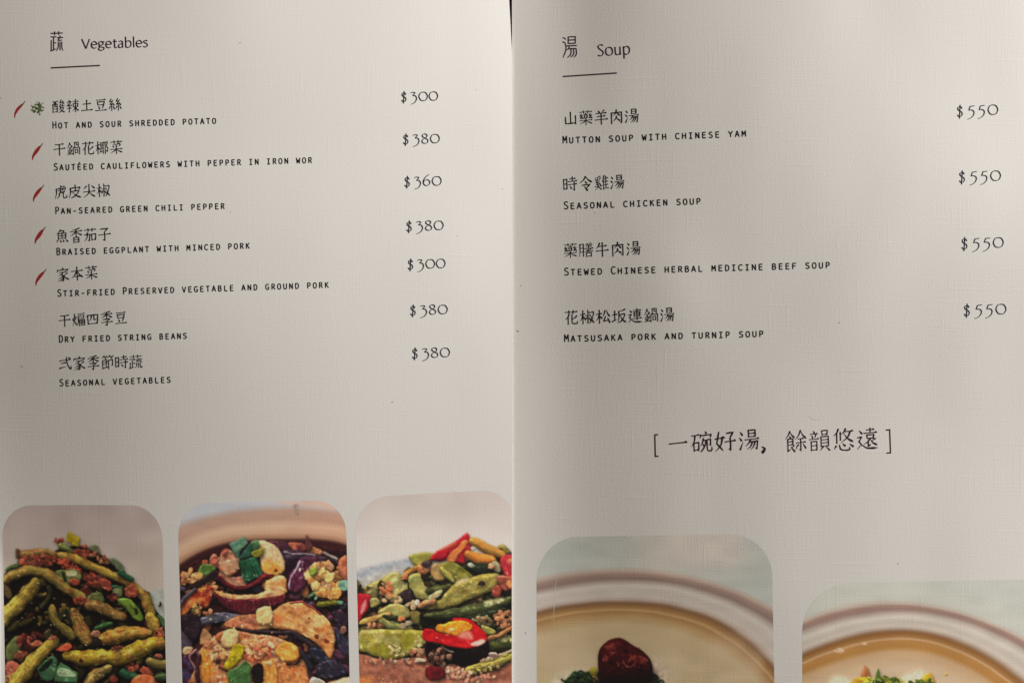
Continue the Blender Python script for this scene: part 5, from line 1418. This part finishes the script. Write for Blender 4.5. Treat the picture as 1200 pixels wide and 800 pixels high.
def heading(page, root, ch, box, text, tx, xh, rule):
    k = Ink(page)
    pen_text(k, HEAD, text, tx[0], tx[1], xh, 1.55, 0.38, 7)
    h = k.build('page_heading', M_PLUM, root)
    k = Ink(page)
    x0, y0, x1, y1 = box
    # slender seal-like character
    for (kind, pts) in SEAL[ch]:
        q = [(x0 + (x1 - x0) * u / 100, y0 + (y1 - y0) * v / 100 - 0.04 * (u / 100 - 0.5) * (x1 - x0)) for (u, v) in pts]
        path = catmull(q, 6) if kind == 'c' else np.array(q)
        path, s = resample(np.array(path), 0.8)
        k.ribbon(path, np.full(len(path), 1.42) * (np.where(s > 0.75, 1 - 0.5 * (s - 0.75) / 0.25, 1) if kind == 'c' else 1))
    k.build('heading_character', M_PLUM, h)
    k = Ink(page)
    path, s = resample(np.array(rule, float), 3)
    k.ribbon(path, np.full(len(path), 1.75))
    k.build('heading_rule', M_RULE, h)


SEAL = {
    '蔬': [(a, b) for a, b in comp.__call__('蔬s', 'l 4,9 96,9;l 34,0 34,17;l 66,0 66,17;l 4,27 46,27;l 26,27 26,94;l 26,58 44,58;l 8,44 8,97;c 2,99 24,95 44,88;l 54,32 98,32;l 76,22 76,32;c 72,34 62,46 94,45;c 62,54 62,80 48,100;l 76,54 76,97;c 90,54 90,84 100,100') or CMP['蔬s']],
    '湯': [(a, b) for a, b in comp.__call__('湯s', 'c 2,4 18,10 24,14;c 0,24 14,28 22,34;c 20,34 24,60 4,100;l 40,2 40,34;l 40,2 90,2 90,34;l 40,17 90,17;l 40,33 90,33;l 28,44 100,44;c 48,46 44,56 30,64;l 40,58 96,58;c 96,58 98,84 82,100;c 60,60 58,84 34,100;c 78,60 78,84 58,100') or CMP['湯s']],
}

heading('L', left, '蔬', (58.9, 37.2, 74, 60.0), 'Vegetables', ((96.0, 57.2), (173.8, 55.2)), 7.7, ((59.8, 79.8), (116.8, 77.0)))
heading('R', right, '湯', (659.3, 43.0, 675.8, 67.8), 'Soup', ((700.4, 65.8), (739.2, 63.6)), 9.3, ((659.8, 89.9), (722.6, 85.8)))

CHAR = 15.8


def price(page, parent, text, p0, p1, xh):
    k = Ink(page)
    pen_text(k, FIG, text, p0, p1, xh, 1.4, 0.45, 7, 22)
    return k.build('price', M_PRICE, parent)


def dish(page, root, name, cj, desc, dl, pr, weight=1.42, size=(15.2, 15.8), caps=(9.2, 7.6), lw=1.36):
    k = Ink(page)
    hanzi(k, name, cj[0], cj[1], size, weight)
    d = k.build('dish_name', M_INK, root)
    k = Ink(page)
    small_caps(k, desc, dl[0], dl[1], caps[0], caps[1], lw)
    k.build('dish_description', M_INK, d)
    price(page, d, *pr)
    return d


ICON_RED = M_CHILI = material('chili_red_ink', (0.40, 0.035, 0.03), 0.7, spec=0.1)
M_STALK = material('stalk_ink', (0.06, 0.05, 0.025), 0.6)
M_GREEN = material('peppercorn_green_ink', (0.15, 0.20, 0.065), 0.7)
M_DGREEN = material('peppercorn_dark_ink', (0.022, 0.03, 0.016), 0.6)


def chili(parent, x, y):
    """a red chili, tip at the lower left, stalk at the upper right; (x, y) = tip"""
    k = Ink('L'); v = vnoise(x * 3.7, y * 0.31, 50) - 0.5
    path, s = resample(catmull([(x + 0.6, y + 0.4), (x + 1.2 + v, y - 4), (x + 4.6 + 1.5 * v, y - 9.6 + v), (x + 9.6, y - 15.8)], 8), 0.8)
    wid = (5.0 + 1.6 * v) * np.sin(np.pi * np.clip(s * 0.84 + 0.05, 0, 1)) ** 0.8 * (0.5 + 0.5 * s)
    k.ribbon(path, wid)
    o = k.build('chili_icon', M_CHILI, parent)
    k = Ink('L')
    path, s = resample(catmull([(x + 9.0, y - 15.2), (x + 11, y - 17), (x + 12.6, y - 19.4)], 6), 0.8)
    k.ribbon(path, 1.5 - 0.7 * s)
    k.build('stalk', M_STALK, o)


def peppercorns(parent, x, y):
    g = np.random.default_rng(5)
    k = Ink('L'); k2 = Ink('L')
    for i in range(95):
        a = g.random() * 6.28; q = math.sqrt(g.random())
        cx = x + 7.6 * q * math.cos(a) + 0.5; cy = y + 6.6 * q * math.sin(a)
        if q > 0.75 and g.random() < 0.45: continue
        r = 0.7 + 0.7 * g.random(); t = np.linspace(0, 6.283, 8)[:-1]
        (k if g.random() < 0.72 else k2).poly(np.stack([cx + r * np.cos(t), cy + r * 0.9 * np.sin(t)], 1))
    for q in (((x + 1, y + 2), (x + 3, y + 6)), ((x + 2, y - 3), (x + 7.5, y - 6)), ((x - 3, y), (x - 7.5, y - 3)), ((x, y), (x + 7, y + 3.5))):
        p_, s = resample(np.array(q, float), 0.8); k2.ribbon(p_, np.full(len(p_), 0.7))
    k2.poly([(x + 2.2, y + 6.8), (x + 3.8, y + 6.6), (x + 4, y + 8.6), (x + 2.6, y + 8.8)])
    o = k.build('peppercorn_icon', M_GREEN, parent)
    k2.build('stem', M_DGREEN, o)


VEG = [
    ('酸辣土豆絲', ((61.2, 132.8), (127.4, 131.0)), 'Hot and sour shredded potato', ((61.0, 151.4), (254, 145.6)), ('$300', (470.3, 119.0), (513.6, 117.6), 10.0), (16.8, 138.2)),
    ('干鍋花椰菜', ((62.3, 182.9), (129.0, 180.6)), 'Sautéed cauliflowers with pepper in iron wor', ((62.5, 200.4), (366.4, 191.6)), ('$380', (472.4, 168.6), (515.6, 167.4), 10.0), (37.5, 187.4)),
    ('虎皮尖椒', ((64.2, 233.4), (113.8, 231.2)), 'Pan-seared green chili pepper', ((64.2, 251.4), (264.0, 245.4)), ('$360', (474.0, 218.4), (517.8, 217.0), 10.2), (38.7, 236.2)),
    ('魚香茄子', ((65.6, 285.0), (115.2, 282.6)), 'Braised eggplant with minced pork', ((65.6, 299.4), (293.4, 291.8)), ('$380', (476.2, 270.6), (520.2, 269.0), 10.2), (40.6, 285.3)),
    ('家本菜', ((66.6, 329.8), (100.0, 327.6)), 'Stir-fried Preserved vegetable and ground pork', ((66.8, 347.9), (386.0, 337.6)), ('$300', (478.0, 315.2), (522.4, 313.6), 10.2), (41.6, 334.6)),
    ('干煸四季豆', ((68.5, 383.3), (134.4, 380.6)), 'Dry fried string beans', ((68.5, 401.6), (219.8, 397.2)), ('$380', (480.8, 369.0), (525.0, 367.4), 10.2), None),
    ('弍家季節時蔬', ((69.0, 433.7), (151.6, 431.6)), 'Seasonal vegetables', ((69.2, 452.9), (200.8, 448.6)), ('$380', (483.0, 419.4), (527.6, 417.8), 10.3), None),
]
for name, cj, desc, dl, pr, ch in VEG:
    d = dish('L', left, name, cj, desc, dl, pr)
    if ch: chili(d, *ch)
    if name == '酸辣土豆絲': peppercorns(d, 43.6, 126.6)

SOUP = [
    ('山藥羊肉湯', ((660.8, 147.6), (732.6, 144.8)), 'Mutton soup with chinese yam', ((658.8, 168.9), (875.2, 160.6)), ('$550', (1121.6, 136.4), (1170.2, 134.0), 11.2)),
    ('時令雞湯', ((660.2, 224.5), (715.6, 222.2)), 'Seasonal chicken soup', ((660.2, 245.8), (822.0, 239.8)), ('$550', (1124.0, 213.4), (1173.4, 211.4), 11.4)),
    ('藥膳牛肉湯', ((660.6, 302.2), (734.6, 299.8)), 'Stewed Chinese herbal medicine beef soup', ((660.6, 323.2), (973.4, 314.6)), ('$550', (1126.8, 291.4), (1176.6, 289.6), 11.4)),
    ('花椒松坂連鍋湯', ((661.4, 380.4), (774.0, 377.4)), 'Matsusaka pork and turnip soup', ((660.6, 401.0), (895.6, 395.0)), ('$550', (1129.6, 369.4), (1179.8, 367.6), 11.5)),
]
for name, cj, desc, dl, pr in SOUP:
    dish('R', right, name, cj, desc, dl, pr, weight=1.52, size=(16.4, 17.0), caps=(9.8, 8.0), lw=1.42)

# the slogan in brackets
k = Ink('R')
hanzi(k, '一碗好湯', (783.2, 531.6), (866.4, 528.2), (23.8, 25.0), 2.05)
hanzi(k, '，', (888.5, 529.0), (888.5, 529.0), (23, 23), 2.6)
hanzi(k, '餘韻悠遠', (921.0, 529.6), (1004.6, 527.0), (24.4, 25.4), 2.05)
for pts in (((771, 509), (767.4, 509.2), (768.0, 534.4), (771.6, 534.2)), ((1038.4, 503.6), (1042.6, 503.4), (1043.6, 530.2), (1039.2, 530.6))):
    path, s = resample(np.array(pts, float), 1.2)
    k.ribbon(path, np.full(len(path), 1.6))
k.build('slogan', M_PLUM, right)

# ------------------------------------------------------------------ the food photographs
GAIN = 2.35
food_photo('L', 'photo of blistered green beans with minced pork and scallions', paint_beans(),
           lambda y: 2.6 + (y - 600) * 0.018, lambda y: 189.8 + (y - 600) * 0.026, lambda x: 591.4 + 0.0 * x + 0.00009 * (x - 95) ** 2, 850,
           (34, 36), (36, 40), left, (GAIN,) * 3)
food_photo('L', 'photo of braised eggplant in a clay pot with scallions', paint_eggplant(),
           lambda y: 208.4 + (y - 600) * 0.027, lambda y: 405.4 + (y - 600) * 0.022, lambda x: 589.2 - (x - 240) * 0.024 , 850,
           (36, 38), (36, 40), left, (GAIN,) * 3)
food_photo('L', 'photo of green peppers with red chili slices on a plate', paint_peppers(),
           lambda y: 416.3 + (y - 600) * 0.026, lambda y: 602.5 + (y - 600) * 0.02, lambda x: 581.5 - (x - 440) * 0.058, 850,
           (40, 40), (38, 40), left, (GAIN * 0.95,) * 3, clip=599.7)
food_photo('R', 'photo of pale broth with a red jujube and herbs', paint_jujube(),
           lambda y: 628.8 + (y - 680) * 0.002, lambda y: 905.0 + (y - 680) * 0.021, lambda x: 628.4 - (x - 680) * 0.018, 850,
           (48, 52), (50, 50), right, (GAIN,) * 3)
food_photo('R', 'photo of amber broth in a bowl with green and yellow garnish', paint_broth(),
           lambda y: 940.2 + (y - 730) * 0.0, lambda y: 1278.0, lambda x: 682.2 - (x - 1000) * 0.019, 850,
           (58, 56), (58, 56), right, (GAIN * 0.95,) * 3)

# ------------------------------------------------------------------ flecks and scuffs of a used menu
for page, root, spots in (('L', left, ((270, 248.4, 0.7), (25.3, 429.2, 1.0), (281.2, 50.4, 0.8), (459.6, 471, 0.9), (558.4, 105.6, 0.6), (0.8, 115, 0.7), (588.6, 221.4, 0.7), (535.6, 276.5, 0.6))),
                          ('R', right, ((610.3, 334.6, 0.8), (606.8, 388, 1.3), (697.6, 249, 0.7), (983.4, 378, 0.9), (1052.3, 660, 0.9), (616.0, 741, 0.9)))):
    for (sx, sy, r) in spots:
        k = Ink(page); t = np.linspace(0, 6.283, 8)[:-1]
        k.poly(np.stack([sx + r * 1.2 * np.cos(t), sy + r * 0.7 * np.sin(t)], 1), 1.2e-5)
        k.build('fleck', M_SPECK, root)
for page, root, pts in (('R', right, [(946, 487), (951, 490.5), (958, 491.6), (965, 490.5)]), ('L', left, [(530.5, 574), (537, 582), (548, 590)]),
                        ('R', right, [(656.5, 668), (651, 685), (649.4, 712), (648, 735)])):
    k = Ink(page)
    path, s = resample(catmull(pts, 8), 1.0)
    k.ribbon(path, 0.6 * np.sin(np.pi * np.clip(s, 0.05, 0.95)))
    k.build('scuff', M_SCUFF, root)

bpy.context.view_layer.update()
